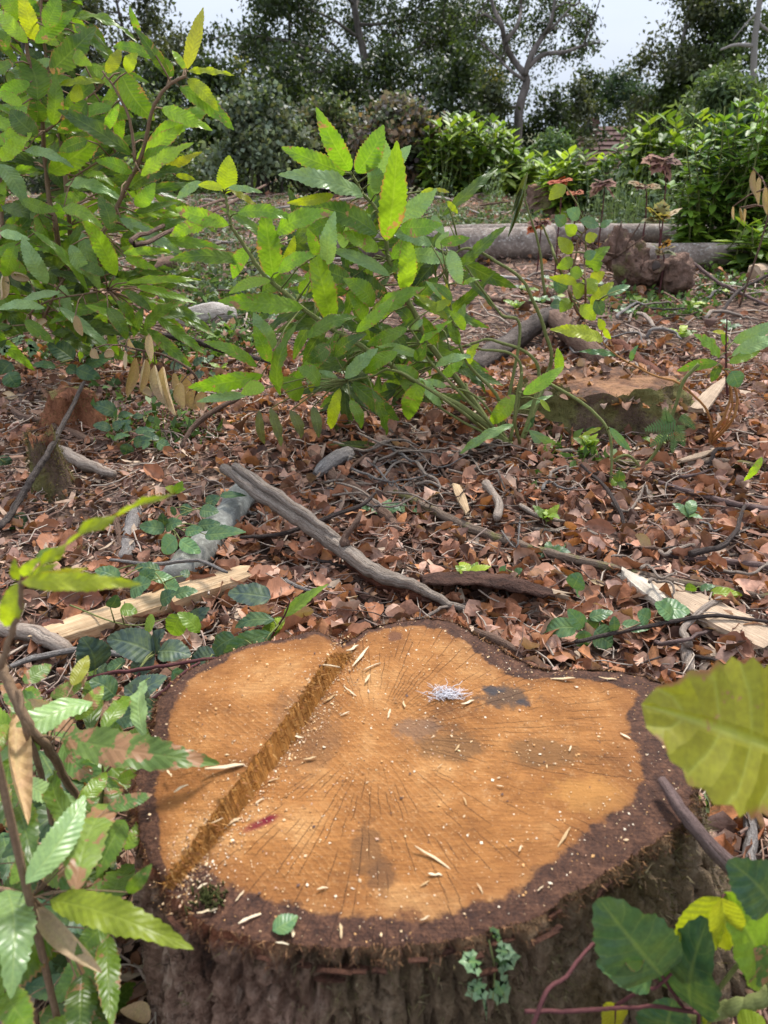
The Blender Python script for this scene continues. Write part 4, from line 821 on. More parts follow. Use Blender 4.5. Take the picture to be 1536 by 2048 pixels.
def maple_geo(q, lobes=5):
    rs = random.Random(q); out = []; n = lobes
    tips = [(-.52, .28, .62), (-.38, .72, .8), (0, 1.0, 1), (.38, .72, .8), (.52, .28, .62)]; c = (0, .3)
    pts = [(0, 0)]
    for k, (x, y, _) in enumerate(tips):
        dx, dy = x-c[0], y-c[1]; px_, py_ = -dy*.27, dx*.27
        pts += [(c[0]+dx*.62-px_*1.6, c[1]+dy*.62-py_*1.6), (c[0]+dx*.74-px_*.7, c[1]+dy*.74-py_*.7), (x, y), (c[0]+dx*.74+px_*.7, c[1]+dy*.74+py_*.7), (c[0]+dx*.62+px_*1.6, c[1]+dy*.62+py_*1.6)]
        if k < 4: mx_, my_ = (tips[k+1][0]+x)/2, (tips[k+1][1]+y)/2; pts.append((c[0]+(mx_-c[0])*.42, c[1]+(my_-c[1])*.42))
    pts = [pts[0]]+[p for p in pts[1:]]
    def zz(x, y): return -.10*abs(x)+.03*math.sin(x*9+q)*math.sin(y*7)-.22*(y-.3)**2
    v = [(c[0], c[1], zz(*c))]+[(x, y, zz(x, y)) for x, y in pts]; uv = [(.5, .3)]+[(.5+x*.9, y) for x, y in pts]
    m = len(pts); return v, [(0, 1+(k+1) % m, 1+k) for k in range(m)], uv
LM = dict(
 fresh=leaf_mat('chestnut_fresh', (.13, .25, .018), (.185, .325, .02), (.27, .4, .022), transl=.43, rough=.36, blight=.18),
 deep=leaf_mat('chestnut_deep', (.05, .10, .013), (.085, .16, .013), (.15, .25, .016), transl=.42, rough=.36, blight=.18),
 shade=leaf_mat('chestnut_shade', (.03, .06, .011), (.05, .095, .012), (.085, .15, .014), transl=.34, rough=.4),  # darker copy for fill leaves; shade inside the shrubs put into the colour
 yellow=leaf_mat('chestnut_yellow', (.24, .30, .012), (.29, .33, .015), (.34, .31, .018), transl=.42, vein=.2),
 pale=leaf_mat('chestnut_pale', (.18, .29, .10), (.24, .37, .14), (.29, .42, .17), transl=.3, rough=.33, vein=.35, tgain=1.2),  # minty undersides, plus sky sheen on leaf tops painted into the colour
 blight=leaf_mat('chestnut_blight', (.06, .13, .03), (.11, .2, .04), (.21, .27, .04), transl=.35, blight=1, vein=.18),
 bramble=leaf_mat('bramble_leaf', (.022, .062, .03), (.032, .085, .036), (.055, .12, .045), teeth=7, k=1.3, vein=.3, transl=.22, rough=.45, pale=.5, tgain=1.2),
 slate=leaf_mat('bramble_slate', (.028, .05, .042), (.034, .062, .05), (.045, .078, .055), teeth=7, k=1.3, vein=.25, transl=.1, rough=.5, pale=.5, tgain=1.0),
 mint=leaf_mat('bramble_mint', (.07, .15, .06), (.09, .19, .075), (.12, .23, .09), teeth=7, k=1.3, vein=.4, transl=.28, rough=.4, tgain=1.2),
 hazel=leaf_mat('sprout_leaf', (.10, .18, .02), (.17, .27, .022), (.3, .37, .025), teeth=8, k=1.4, transl=.4),
 dry=leaf_mat('dry_leaf', (.42, .26, .14), (.54, .36, .21), (.6, .43, .28), teeth=10, vein=.15, transl=.22, rough=.7, pale=.1, tgain=.9),
 olive=leaf_mat('wilted_leaf', (.06, .075, .025), (.10, .11, .04), (.13, .12, .05), vein=.3, transl=.2, rough=.6),
 bigleaf=leaf_mat('lobed_leaf', (.27, .26, .012), (.27, .26, .012), (.27, .26, .012), teeth=5, k=.9, vein=.75, transl=.42, bump=.3, blight=.1),
 red=leaf_mat('red_leaf', (.45, .05, .02), (.5, .09, .03), (.4, .12, .05), teeth=6, vein=.15, transl=.35, tgain=1.0, rough=.8, pale=.05),
 plum=leaf_mat('plum_leaf', (.16, .06, .065), (.22, .085, .08), (.27, .12, .09), teeth=6, vein=.15, transl=.2, tgain=1.0, rough=.9, pale=.05),
 autumn=leaf_mat('autumn_leaf', (.28, .11, .05), (.27, .15, .06), (.2, .19, .06), teeth=6, vein=.15, transl=.35, blight=.6, rough=.8))
_lc = {}
def leaf_mesh(kind, mat, q):
    key = (kind, mat, q)
    if key not in _lc:
        v, f, uv = maple_geo(q) if kind == 'maple' else leaf_geo(kind, q)
        _lc[key] = nmesh('leaf', v, f, LM[mat], uv=uv)
    return _lc[key]
WD = dict(broad=.85, chestnut=.35, bramble=.72, small=.52, dry=.42, maple=1.05)
def put_leaf(plant, B, T, width, kind, mat, nrm=None, name='leaf', jitter=.35, up=.6):
    Y = T-B; L = Y.length; Y = Y/L
    n = nrm if nrm is not None else ((CAM-B).normalized()+Vector((0, 0, up))+Vector((random.gauss(0, jitter), random.gauss(0, jitter), random.gauss(0, jitter))))
    Xa = Y.cross(n); 
    if Xa.length < 1e-4: Xa = Vector((1, 0, 0))
    Xa.normalize(); Zn = Xa.cross(Y); sx = (width/WD[kind]) if width else L*random.uniform(.85, 1.1)
    M = Matrix(((Xa.x*sx, Y.x*L, Zn.x*L, B.x), (Xa.y*sx, Y.y*L, Zn.y*L, B.y), (Xa.z*sx, Y.z*L, Zn.z*L, B.z), (0, 0, 0, 1)))
    o = link(name, leaf_mesh(kind, mat, random.randrange(7)), plant); o.matrix_basis = Matrix.Translation(-plant.location) @ M
    return o
class Plant:
    def __init__(s, name, label, cat, base, group=None):
        s.e = empty(name, base, label, cat, group); s.pts = []; s.stalks = MB(); s.base = base
    def stem(s, pts, rad, mat='green', part='stem', n=None, wob=.3):
        """pts 3-D points, rad start..end"""
        n = n or max(8, len(pts)*6); q = spline([tuple(p) for p in pts], n); rs = np.random.default_rng(int(abs(pts[0][0])*1e4) % 9999); w = np.cumsum(rs.normal(0, 1, (n, 3)), 0); w -= np.linspace(0, 1, n)[:, None]*w[-1]
        q = q+w*rad[0]*wob*.5; v, f, uv = tube(q, np.linspace(rad[0], rad[1], n), 6, .08, n); mobj(part, v, f, BM[mat], s.e, uv=uv); s.pts += [Vector(x) for x in q]; return q
    def leaves(s, spec, Y, mat='fresh', kind='chestnut', dY=.3, jitter=.2, maxstalk=.3, up=.35, flat=None):
        """spec rows: base px, tip px, optional width px, material"""
        for r in spec:
            bx, by, tx, ty = r[:4]; w = r[4] if len(r) > 4 else None; m = r[5] if len(r) > 5 and r[5] else mat; k = r[6] if len(r) > 6 else kind
            y = Y(bx, by) if callable(Y) else Y+random.gauss(0, .04)*Y*.5; L = math.hypot(tx-bx, ty-by)*y/F
            B = P(bx, by, y); T = P(tx, ty, y+random.uniform(-dY, dY)*L) if flat is None else Z(tx, ty, B.z+random.gauss(flat, .015))
            put_leaf(s.e, B, T+(T-B)*(.14 if k == 'chestnut' else 0), w*(B-CAM).length/F*(1.08 if k == 'chestnut' else 1.12) if w else None, k, m, jitter=jitter, up=up)
            if s.pts:
                c = min(s.pts, key=lambda p: (p-B).length)
                if .004 < (c-B).length < maxstalk: v, f, _ = tube([c, (c+B)/2+Vector((0, 0, (c-B).length*.08)), B+(T-B)*.03], [.0022*y/2.3+.0006, .0018*y/2.3+.0005, .0014*y/2.3+.0004], 4); s.stalks.add(v, f)
    def whorl(s, q, n, L, mat, kind='chestnut', t0=.15, t1=1, spread=1.0, droop=.2):
        """n leaves alternating along the stem samples q"""
        for k in range(n):
            t = t0+(t1-t0)*k/max(1, n-1); i = min(len(q)-2, int(t*(len(q)-1))); p = Vector(q[i]); d = (Vector(q[i+1])-p).normalized(); a = k*2.4+random.gauss(0, .4)
            sd = d.cross(Vector((.3, .2, 1))).normalized(); up_ = sd.cross(d); r = (sd*math.cos(a)+up_*math.sin(a)).normalized(); l = L*random.uniform(.7, 1.15)
            T = p+(r*spread+d*.45).normalized()*l+Vector((0, 0, -droop*l*random.random())); m = random.choice(mat) if isinstance(mat, (list, tuple)) else mat
            put_leaf(s.e, p+r*.01, T, None, kind, m, nrm=Vector((0, 0, 1))+r*.35+Vector((random.gauss(0, .25), random.gauss(0, .25)-.25, 0)))
    def done(s, mat='green'):
        if s.stalks.v: props(s.stalks.obj('leaf_stalks', BM[mat], s.e), kind='stuff')
def q2(rows, ox, oy, k): return [(ox+a/k, oy+b/k, ox+c/k, oy+d/k, *([r[0]/k*1.15]+r[1:] if r else [])) for a, b, c, d, *r in rows]
def PS(pix, Ys): return [P(x, y, Y) for (x, y), Y in zip(pix, Ys if hasattr(Ys, '__len__') else [Ys]*len(pix))]
# ------------------------------------------------------------------ left chestnut shrub
YL = 2.95
pl = Plant('chestnut_shrub', 'tall leafy chestnut shrub with serrated leaves filling the left edge', 'shrub', G(150, 700))
g0 = [G(125, 705), G(150, 700), G(190, 705), G(10, 705), G(60, 705)]
pl.stem([g0[0]]+PS([(113,485),(95,400),(87,320),(75,215),(52,105),(47,-5),(44,-90)], [YL+.1]*3+[YL]*4), (.011, .004), 'shoot')
pl.stem([g0[1]]+PS([(137,450),(120,280),(95,150),(80,0),(74,-70)], YL+.12), (.010, .004), 'shoot')
qc = pl.stem([g0[2]]+PS([(195,510),(220,432),(272,320),(300,235),(325,180),(372,152)], [YL+.05, YL, YL-.05, YL-.1, YL-.12, YL-.12]), (.010, .005), 'shoot')
pl.stem(PS([(270,322),(258,235),(235,185),(205,142)], YL-.06), (.006, .003), 'shoot')
pl.stem(PS([(92,262),(140,225),(195,180)], YL), (.005, .003), 'shoot')
pl.stem([g0[3]]+PS([(4,560),(0,400),(-20,200),(-10,40)], YL+.15), (.010, .004), 'shoot')
pl.stem([g0[4]]+PS([(95,620),(135,545),(170,480)], YL+.1), (.007, .004), 'shoot'); pl.stem([g0[0]]+PS([(60,640),(100,600),(215,580)], YL), (.006, .003), 'shoot')
pl.stem(PS([(150,352),(195,325),(230,305)], YL-.02), (.004, .002), 'shoot')
A = [(745,280,805,60,58,'yellow'),(740,280,695,212,30),(748,285,915,300,26,'yellow'),(675,310,555,135,46,'deep'),(560,140,522,38,26,'deep'),(690,310,640,232,40,'deep'),(750,315,860,430,52,'yellow'),(716,345,910,500,66),(590,572,845,424,66),(645,432,825,512,60),
 (620,232,472,192,42),(425,292,476,204,44,'yellow'),(508,290,545,222,46,'yellow'),(480,285,602,458,92,'deep'),(425,330,250,346,28,'yellow'),(290,408,310,342,44,'yellow'),(400,412,518,462,60,'deep'),(450,430,326,470,46),(530,620,268,462,66,'deep'),
 (478,565,492,450,46),(545,640,718,512,60),(560,640,702,600,56),(562,702,748,588,60),(640,692,788,618,38,'yellow'),(510,762,708,688,66,'deep'),(540,822,612,742,60),(505,790,560,700,50,'deep'),(702,700,772,716,24,'yellow'),(530,692,400,648,50),
 (138,165,92,-5,60,'yellow'),(140,172,282,55,50),(112,172,12,60,56),(70,85,0,-10,60),(200,292,362,132,92,'deep'),(150,402,98,236,104,'deep'),(300,205,360,256,50),(140,492,135,395,70,'deep'),(212,502,222,318,58,'deep'),(92,540,-10,566,50),(20,546,110,490,40),
 (195,692,392,548,84,'deep'),(150,545,55,452,80,'deep'),(0,642,112,545,56),(98,602,272,664,40,'pale'),(-5,655,92,812,66,'pale'),(92,800,216,838,50,'deep'),(145,850,205,962,70,'deep'),(260,740,472,802,50,'pale'),(250,832,392,902,56),(478,872,702,1000,50,'pale'),(540,852,692,815,38,'deep'),
 (442,922,400,800,66,'deep'),(490,1012,668,1004,36),(458,1050,345,905,66,'yellow'),(140,942,252,1024,50,'deep'),(0,912,104,950,46,'deep'),(345,402,245,515,70,'deep'),(120,330,0,385,50),(60,250,-20,300,46,'deep'),(160,300,300,330,40),(350,560,250,600,50,'deep'),
 (420,520,470,430,40),(300,640,420,600,46,'deep'),(20,205,0,100,40),(180,110,230,0,60),(210,240,120,290,40,'pale'),(330,700,440,740,44,'deep'),(350,780,230,800,46,'deep'),(90,420,0,378,46)]
pl.leaves(q2(A, 0, 0, 2), YL-.02)
Bq = [(465,302,350,104,78,'fresh'),(352,362,148,150,36,'fresh'),(190,335,100,170,66,'pale'),(0,130,106,155,40,'pale'),(240,370,100,402,34,'pale'),(180,432,12,440,40,'pale'),(245,340,282,440,46,'pale'),(425,350,508,332,52),(450,62,702,200,46,'deep'),(478,192,668,214,30),
 (500,232,612,272,40),(505,330,770,322,34),(545,346,758,406,46),(500,362,592,432,44,'deep'),(235,428,424,582,46,'pale'),(340,420,548,506,34),(575,524,728,422,66,'deep'),(470,402,522,482,50,'deep'),(572,430,540,532,40,'deep'),(330,130,390,330,70,'pale'),(60,180,20,290,60,'deep'),
 (280,180,350,290,60,'pale'),(100,480,200,560,60,'deep'),(260,470,330,560,60,'deep'),(40,230,90,330,50,'deep'),(420,300,300,250,50,'deep'),(430,430,500,545,60,'deep'),(150,60,200,170,60,'deep')]
pl.leaves(q2(Bq, 0, 400, 2), YL-.06)
fill = []
for q in range(270):
    x, y = random.uniform(-60, 330), random.uniform(-40, 680) if q < 180 else random.uniform(340, 690)
    if y < 330 and x > 210: x = random.uniform(-60, 210)
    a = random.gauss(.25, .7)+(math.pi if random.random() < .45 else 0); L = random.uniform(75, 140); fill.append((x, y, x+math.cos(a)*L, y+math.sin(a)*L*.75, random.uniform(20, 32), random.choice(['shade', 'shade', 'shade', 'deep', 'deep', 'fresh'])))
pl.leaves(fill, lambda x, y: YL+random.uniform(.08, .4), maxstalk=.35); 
for (x, y, x2, y2) in [(10,545,0,600),(60,560,20,540),(150,630,165,672),(95,640,60,655)]: pl.leaves([(x, y, x2, y2, 30, 'dry', 'dry')], YL-.1)
pl.done('shoot')
# ------------------------------------------------------------------ centre chestnut shrub
YC = 2.3
pc_ = Plant('chestnut_shrub', 'bright green chestnut shrub of sprawling shoots in the middle of the picture', 'shrub', G(1015, 885))
root = [G(1020, 888, .02), G(1000, 880, .02), G(1040, 890, .02), G(985, 870, .02)]
pc_.stem([root[0]]+PS([(917,810),(870,784),(771,719),(698,673),(607,615),(546,561),(517,530),(486,483),(462,444),(452,413),(448,387)], YC), (.011, .0035), 'green')
pc_.stem([root[1]]+PS([(940,790),(860,690),(822,620),(794,566),(772,520),(766,480),(750,420),(726,389),(705,350)], YC+.1), (.011, .004), 'green')
pc_.stem([root[3]]+PS([(880,790),(790,740),(745,752),(695,762)], YC-.1), (.006, .0025), 'green')
pc_.stem([root[2]]+PS([(1090,760),(1102,715),(1089,664),(1068,607),(1040,558),(978,514),(937,496),(905,512),(885,548)], YC+.15), (.008, .003), 'green')
pc_.stem([root[1]]+PS([(998,797),(933,721),(905,640),(897,580),(895,560)], YC+.02), (.007, .003), 'green')
pc_.stem([root[2]]+PS([(1076,735),(987,682),(940,686),(900,700)], YC+.1), (.007, .003), 'green'); pc_.stem([root[0]]+PS([(1040,727),(961,698),(930,690)], YC+.05), (.006, .003), 'green')
pc_.stem([root[1]]+PS([(1040,660),(1000,625),(950,560),(930,530)], YC+.12), (.006, .003), 'green'); pc_.stem([root[0]]+PS([(870,735),(836,680),(818,655)], YC-.04), (.006, .003), 'green')
pc_.stem([root[2]]+PS([(1030,848),(1035,790),(1045,745)], YC-.1), (.006, .004), 'green'); pc_.stem([root[2]]+PS([(985,875),(900,830),(820,770)], YC-.02), (.006, .003), 'green'); pc_.stem([root[0]]+PS([(960,800),(905,775),(870,770)], YC+.02), (.005, .003), 'green')
AL = [(447,388,457,320,46,'yellow'),(446,378,402,371,20,'yellow'),(456,375,517,384,16,'pale'),(460,379,509,410,18,'yellow'),(402,363,359,394,22,'pale'),(458,450,364,420,40),(430,438,350,468,36),(474,426,576,438,34),(552,468,657,431,46,'fresh'),(547,558,531,434,58,'deep'),
 (500,495,470,550,40),(498,525,358,522,36,'deep'),(564,530,586,478,24,'yellow'),(556,545,630,512,36),(542,562,468,584,34),(662,642,628,502,60,'fresh'),(607,616,457,604,48),(655,530,668,436,42,'pale'),(634,512,617,463,28),(600,588,622,545,36,'deep'),(520,585,600,560,40,'deep'),(570,600,520,640,30,'deep')]
pc_.leaves(AL, YC-.02)
BL = [(701,343,641,231,46),(692,348,579,301,44),(727,393,578,355,48,'pale'),(668,390,585,404,24,'yellow'),(713,346,761,262,56),(777,336,817,296,32,'pale'),(755,388,736,330,40,'pale'),(773,482,791,308,64,'fresh'),(762,360,765,284,44,'pale'),(796,446,864,386,46,'pale'),(800,456,874,450,46),
 (864,431,886,464,26,'pale'),(755,468,638,418,58,'deep'),(742,430,700,460,30,'pale'),(689,497,665,430,36,'pale'),(757,502,690,470,44),(780,552,671,504,30,'pale'),(806,583,809,476,46),(783,518,832,462,40),(813,510,894,526,38,'pale'),(900,500,920,562,38,'pale'),(880,486,932,477,26),(864,490,786,467,32,'pale'),
 (872,496,894,467,26,'pale'),(776,598,700,543,42,'deep'),(748,612,694,564,48,'deep'),(740,642,836,583,46),(730,640,700,590,40,'deep'),(893,402,913,424,14,'yellow'),(868,378,895,384,10,'yellow'),(868,378,845,384,10,'yellow'),(690,455,620,470,50,'deep'),(760,545,820,520,40,'deep'),(700,560,640,540,46,'deep'),(830,600,870,560,40,'deep'),(690,620,640,600,44,'deep')]
pc_.leaves(BL, YC+.06)
CL = [(560,792,589,667,46,'deep'),(548,697,512,634,46,'pale'),(540,724,512,660,36),(527,750,394,772,46),(530,776,488,786,40),(495,790,406,802,24,'pale'),(580,768,670,674,34),(614,676,702,639,38,'deep'),(668,712,725,673,36,'deep'),(712,664,781,601,32),(690,757,748,704,38,'pale'),(678,762,620,762,34,'pale'),(680,776,664,848,32,'yellow'),
 (703,764,787,832,46,'deep'),(726,744,781,700,30,'deep'),(677,762,640,744,16,'pale'),(515,734,420,690,30),(632,760,624,782,18,'yellow'),(540,815,560,884,26,'olive'),(518,820,528,880,22,'olive'),(626,812,636,868,26,'olive'),(580,820,600,870,28,'olive'),(600,800,560,760,50,'deep'),(640,770,600,740,46,'deep'),(700,800,720,850,30,'deep'),(745,780,770,860,30,'deep'),(660,690,620,720,44,'deep')]
pc_.leaves(CL, YC-.12)
DLs = [(815,657,743,686,34,'deep'),(844,712,750,688,24,'pale'),(822,658,846,640,18,'pale'),(839,686,897,646,24),(795,704,738,742,36,'fresh'),(838,754,796,732,30,'deep'),(836,756,876,806,34,'pale'),(892,774,857,760,18,'pale'),(884,756,922,727,30),(870,733,940,716,24,'pale'),(938,728,956,692,28,'hazel'),(896,640,836,594,22,'yellow'),(888,600,856,567,18,'pale'),
 (896,613,894,573,22,'yellow'),(912,648,928,612,22,'pale'),(918,690,898,640,26,'hazel'),(1030,790,984,842,44),(1046,789,1117,740,36),(1118,748,1115,702,24,'hazel'),(1037,820,1098,794,16,'pale'),(1080,800,1098,820,18,'hazel'),(1029,849,932,902,26,'pale'),(1058,860,1141,948,48,'pale'),(1074,915,1084,954,26,'pale'),(1068,905,1085,940,18,'olive'),
 (845,760,820,830,50,'deep'),(830,720,850,690,34,'deep'),(800,760,840,790,40,'deep'),(870,690,850,640,36,'deep'),(905,600,870,570,24,'deep'),(925,570,955,560,14,'hazel'),(860,620,900,600,26,'hazel'),(930,660,900,625,24,'hazel')]
pc_.leaves(DLs, YC-.03)
fill = []
for q in range(90):
    x, y = random.uniform(540, 930), random.uniform(430, 800); a = random.gauss(-1.57, 1.3) if y < 600 else random.gauss(1.57, 1.4); L = random.uniform(90, 150)
    if y > 640 and x < 640: x += 120
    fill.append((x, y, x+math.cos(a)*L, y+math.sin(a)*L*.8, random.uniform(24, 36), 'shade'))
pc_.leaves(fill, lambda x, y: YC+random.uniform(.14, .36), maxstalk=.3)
for r in [(885,548,895,585,8,'olive','dry'),(860,500,872,560,12,'olive','dry'),(1055,345,1030,440,16,'olive','dry'),(1048,380,1015,475,14,'olive','dry'),(1045,372,1022,430,14,'olive','dry')]: pc_.leaves([r], YC+.1, maxstalk=.02)
pc_.stem(PS([(1090,590),(1075,480),(1052,400),(1054,345)], YC+.15), (.005, .002), 'green'); pc_.done()
# ------------------------------------------------------------------ foreground plant on the left with blighted leaves
YF = .74
pf = Plant('chestnut_sapling', 'chestnut sapling with brown blotched leaves in the bottom left corner', 'sapling', Vector((-.3, .62, 0)))
bz = pf.base
ZS_ = lambda pts: [Z(*p) for p in pts]
pf.stem(ZS_([(-25,1290,.42),(5,1328,.42),(31,1375,.40),(68,1450,.36),(104,1500,.30),(151,1575,.2),(190,1660,.1),(215,1720,-.02)]), (.0065, .005), 'shoot')
pf.stem(ZS_([(36,1380,.40),(48,1440,.37),(70,1523,.3),(86,1583,.24),(98,1640,.18),(120,1780,.06),(130,1830,-.01)]), (.0035, .0045), 'shoot')
pf.stem(ZS_([(208,1552,.28),(203,1628,.22),(215,1730,.12),(240,1800,-.01)]), (.0025, .004), 'green'); pf.stem(ZS_([(-30,1775,.3),(30,1780,.3),(75,1800,.28),(120,1860,.2),(170,2000,.0)]), (.003, .003), 'shoot')
EL = [(122,1476,400,1521,80),(186,1404,10,1522,66,'pale'),(46,1366,96,1334,40),(115,1422,42,1404,44,'dry','dry'),(36,1425,56,1650,62,'dry','dry'),(290,1476,300,1368,46,'pale'),(145,1372,172,1318,36,'yellow'),(100,1395,165,1360,36),(42,1560,142,1598,44,'pale'),(155,1612,206,1552,40,'deep'),(213,1616,294,1592,36),
 (52,1768,156,1610,66,'pale'),(126,1788,182,1632,66),(150,1786,226,1622,92,'blight'),(255,1786,298,1735,34,'deep'),(100,1800,350,1886,66,'yellow'),(72,1815,204,1946,56,'dry','dry'),(14,1778,20,1968,78,'pale'),(104,1868,-20,1996,96,'deep'),(165,1948,160,2070,62,'deep'),(212,1868,222,2032,50,'deep'),(30,1616,64,1722,60,'deep'),
 (8,1985,60,2060,60,'deep'),(80,1480,10,1380,44,'blight'),(20,1450,-30,1520,40,'blight'),(170,1690,120,1560,50,'deep'),(250,1640,200,1740,60,'deep'),(60,1850,-20,1840,60,'deep'),(205,1460,250,1400,44,'deep'),(230,1830,160,1900,50,'deep'),(250,1500,210,1440,40,'deep'),(235,1560,285,1545,36,'deep'),(90,1700,30,1760,70,'deep'),(120,1640,190,1600,44,'deep'),(250,1700,290,1640,44,'deep'),(150,1440,200,1380,40)]
pf.leaves([r if len(r) > 5 else (*r, 'blight') for r in EL], lambda x, y: Z(x, y, (.31 if y < 1850 else .22)+random.uniform(-.03, .04)).y, dY=.2, jitter=.22, flat=.0)
fill = []
for q in range(60):
    x, y = random.uniform(-30, 240), random.uniform(1440, 2060); a = random.uniform(0, 6.28); L = random.uniform(110, 190); fill.append((x, y, x+math.cos(a)*L, y+math.sin(a)*L*.8, random.uniform(48, 78), random.choice(['deep', 'deep', 'blight', 'bramble'])))
pf.leaves([r for r in fill if r[2] < 300], lambda x, y: Z(x, y, random.uniform(.04, .16)).y, dY=.2, jitter=.3, maxstalk=.12, flat=-.01); pf.done('shoot')
py_ = Plant('chestnut_sapling', 'yellowing sapling shoot out of focus at the left edge', 'sapling', Vector((-.36, .46, 0)))
py_.stem([Vector((-.36, .46, 0))]+PS([(-30,1420),(0,1330),(18,1275),(40,1215),(42,1165)], .5), (.004, .002), 'shoot')
py_.leaves([(60,1160,316,1008,24,'yellow'),(42,1165,254,1168,44,'yellow'),(44,1165,160,1140,24,'yellow'),(38,1165,14,1242,50,'yellow'),(42,1150,78,1118,24,'yellow'),(36,1160,30,1122,22,'yellow'),(55,1155,110,1130,20,'yellow')], .5, dY=.15, jitter=.15); py_.done('shoot')
pr = Plant('maple_shoot', 'large blurred yellow green leaf leaning in from the right edge', 'leaf', Vector((.34, .5, 0)))
pr.stem([Vector((.34, .5, 0))]+PS([(1640,1700),(1620,1560),(1585,1500)], .47), (.003, .0015), 'green')
pr.leaves([(1580,1515,1283,1408,225,'bigleaf','broad')], .46, dY=.0, jitter=0); pr.done()
# ------------------------------------------------------------------ brambles near the stump
def gy(lift): 
    def f(x, y): return G(x, y, lift).y
    return f
def bramble(name, label, base, spec, lift, mat='bramble', kind='bramble', stems=(), smat='cane', group=None, jitter=.3, lr=.002, up=1.0):
    p = Plant(name, label, 'bramble', base, group)
    for pix, ls in stems: p.stem([G(x, y, l) for (x, y), l in zip(pix, ls)], (lr, lr*.6), smat)
    p.leaves(spec, gy(lift), mat, kind, dY=.3, jitter=jitter, maxstalk=.12, up=up); p.done(smat if smat != 'cane' else 'green'); return p
k = 3.523
bramble('bramble', 'bramble sprig with oval green leaves below the red rotten stump', G(285, 880), q2([(820,590,655,525,80),(830,605,940,600,40),(1010,612,930,615,36),(1010,602,1100,578,40),(1040,612,1102,642,36),(780,702,655,670,56),(790,690,880,650,60),(840,690,922,640,56),(870,706,930,700,50),(800,772,916,746,44),(940,802,1062,772,60),(950,712,1092,712,50),(1000,735,1122,772,60),(1110,790,1198,842,70),(900,800,880,880,70),(1000,820,1060,800,50)], 0, 660, k), .06, 'bramble', stems=[([(290,845),(285,870),(280,895)], (.06, .04, 0)), ([(225,850),(260,865),(300,880),(335,890)], (.05, .06, .05, .03))])
bramble('bramble', 'dark bramble leaves at the foot of the left shrub', G(150, 725), q2([(520,212,340,95,110,'bramble'),(560,235,660,160,90,'bramble'),(600,242,790,190,70,'bramble'),(540,272,705,338,80,'bramble'),(395,262,228,250,50,'mint'),(470,262,560,300,70,'bramble'),(700,200,880,160,70),(80,230,0,330,90),(60,300,130,400,90),(880,130,960,90,60),(1000,150,940,80,50),(1130,190,1200,150,50),(1200,240,1290,260,60,'slate'),(1370,330,1440,300,50,'slate'),(1360,240,1440,200,50,'slate')], 0, 660, k), .09, 'bramble', stems=[([(80,720),(150,730),(220,722)], (.05, .09, .07))])
bramble('maple_seedling', 'pale green lobed seedling leaves at the left edge', G(30, 715), q2([(180,60,10,80,100,'mint','maple'),(180,130,280,120,110,'mint','maple'),(60,150,0,120,80,'mint','maple')], 0, 660, k), .14, 'mint', stems=[([(40,715),(48,690)], (.02, .14))], smat='shoot')
bramble('bramble', 'bramble leaves spread over the round grey branch', G(400, 1080), q2([(660,517,558,505,46),(662,512,728,490,44),(655,505,650,452,36),(822,412,880,388,40),(880,382,990,385,32),(800,440,875,450,50),(740,528,812,520,40),(790,502,882,495,40),(820,540,984,530,60),(705,552,650,610,66,'mint'),(720,560,802,612,46,'mint'),(520,762,604,730,70,'mint'),(600,702,705,722,40,'mint'),(640,682,540,672,40),(700,782,792,765,40,'mint'),(640,802,705,770,50),(720,440,770,440,40),(700,430,690,460,30),(480,720,380,680,50),(560,720,620,680,44,'mint'),(660,730,720,760,46,'mint'),(480,840,550,850,44,'hazel'),(440,830,470,780,40),(760,700,720,690,30)], 0, 800, 2), .10, 'bramble', stems=[([(330,1100),(345,1060),(360,1030),(420,1010)], (.02, .09, .11, .10)), ([(230,1140),(290,1130),(335,1180),(320,1220)], (.05, .1, .1, .06)), ([(140,1210),(200,1235),(270,1250),(340,1235)], (.04, .06, .06, .04))], smat='green')
bramble('bramble', 'large slate green bramble leaves left of the big stump', G(290, 1340), [(542,1195,456,1186,44,'slate'),(310,1307,214,1276,56,'slate'),(316,1303,382,1312,44,'slate'),(310,1311,262,1342,46,'slate'),(190,1340,164,1274,58,'slate'),(344,1341,371,1405,44,'bramble'),(253,1390,334,1354,42,'slate'),(195,1336,212,1352,30,'slate'),(252,1324,210,1338,20,'mint'),(310,1300,330,1262,40,'slate'),(400,1360,350,1395,46,'slate'),(290,1420,250,1372,44,'slate'),(230,1392,180,1360,40,'bramble'),(330,1440,285,1400,36,'bramble'),(430,1310,380,1330,40,'slate'),(470,1275,425,1310,40,'bramble'),(360,1230,345,1270,40,'hazel'),(310,1240,290,1262,40,'hazel'),(230,1440,290,1425,40,'bramble'),(300,1490,250,1470,44,'deep')], .10, 'slate', stems=[([(95,1385),(200,1352),(290,1338),(375,1322),(470,1310),(520,1302)], (.06, .10, .12, .14, .14, .13)), ([(215,1432),(260,1420),(310,1395),(370,1345),(400,1325)], (.04, .09, .12, .14, .14)), ([(220,1440),(250,1390),(280,1345)], (.05, .09, .11))], lr=.0042)
bramble('bramble', 'upright bramble shoot with narrow green leaves at the far left rim of the stump', G(520, 1330), [(566,1234,658,1168,24),(571,1236,520,1288,34,'deep'),(550,1240,470,1256,28,'bramble'),(545,1266,448,1306,34,'bramble'),(570,1240,540,1262,26,'hazel'),(520,1300,470,1330,30,'bramble'),(400,1265,355,1225,30),(380,1240,420,1215,26,'slate')], .13, 'hazel', 'small', stems=[([(515,1335),(545,1270),(568,1232),(580,1200)], (.0, .10, .16, .2))], lr=.0025)
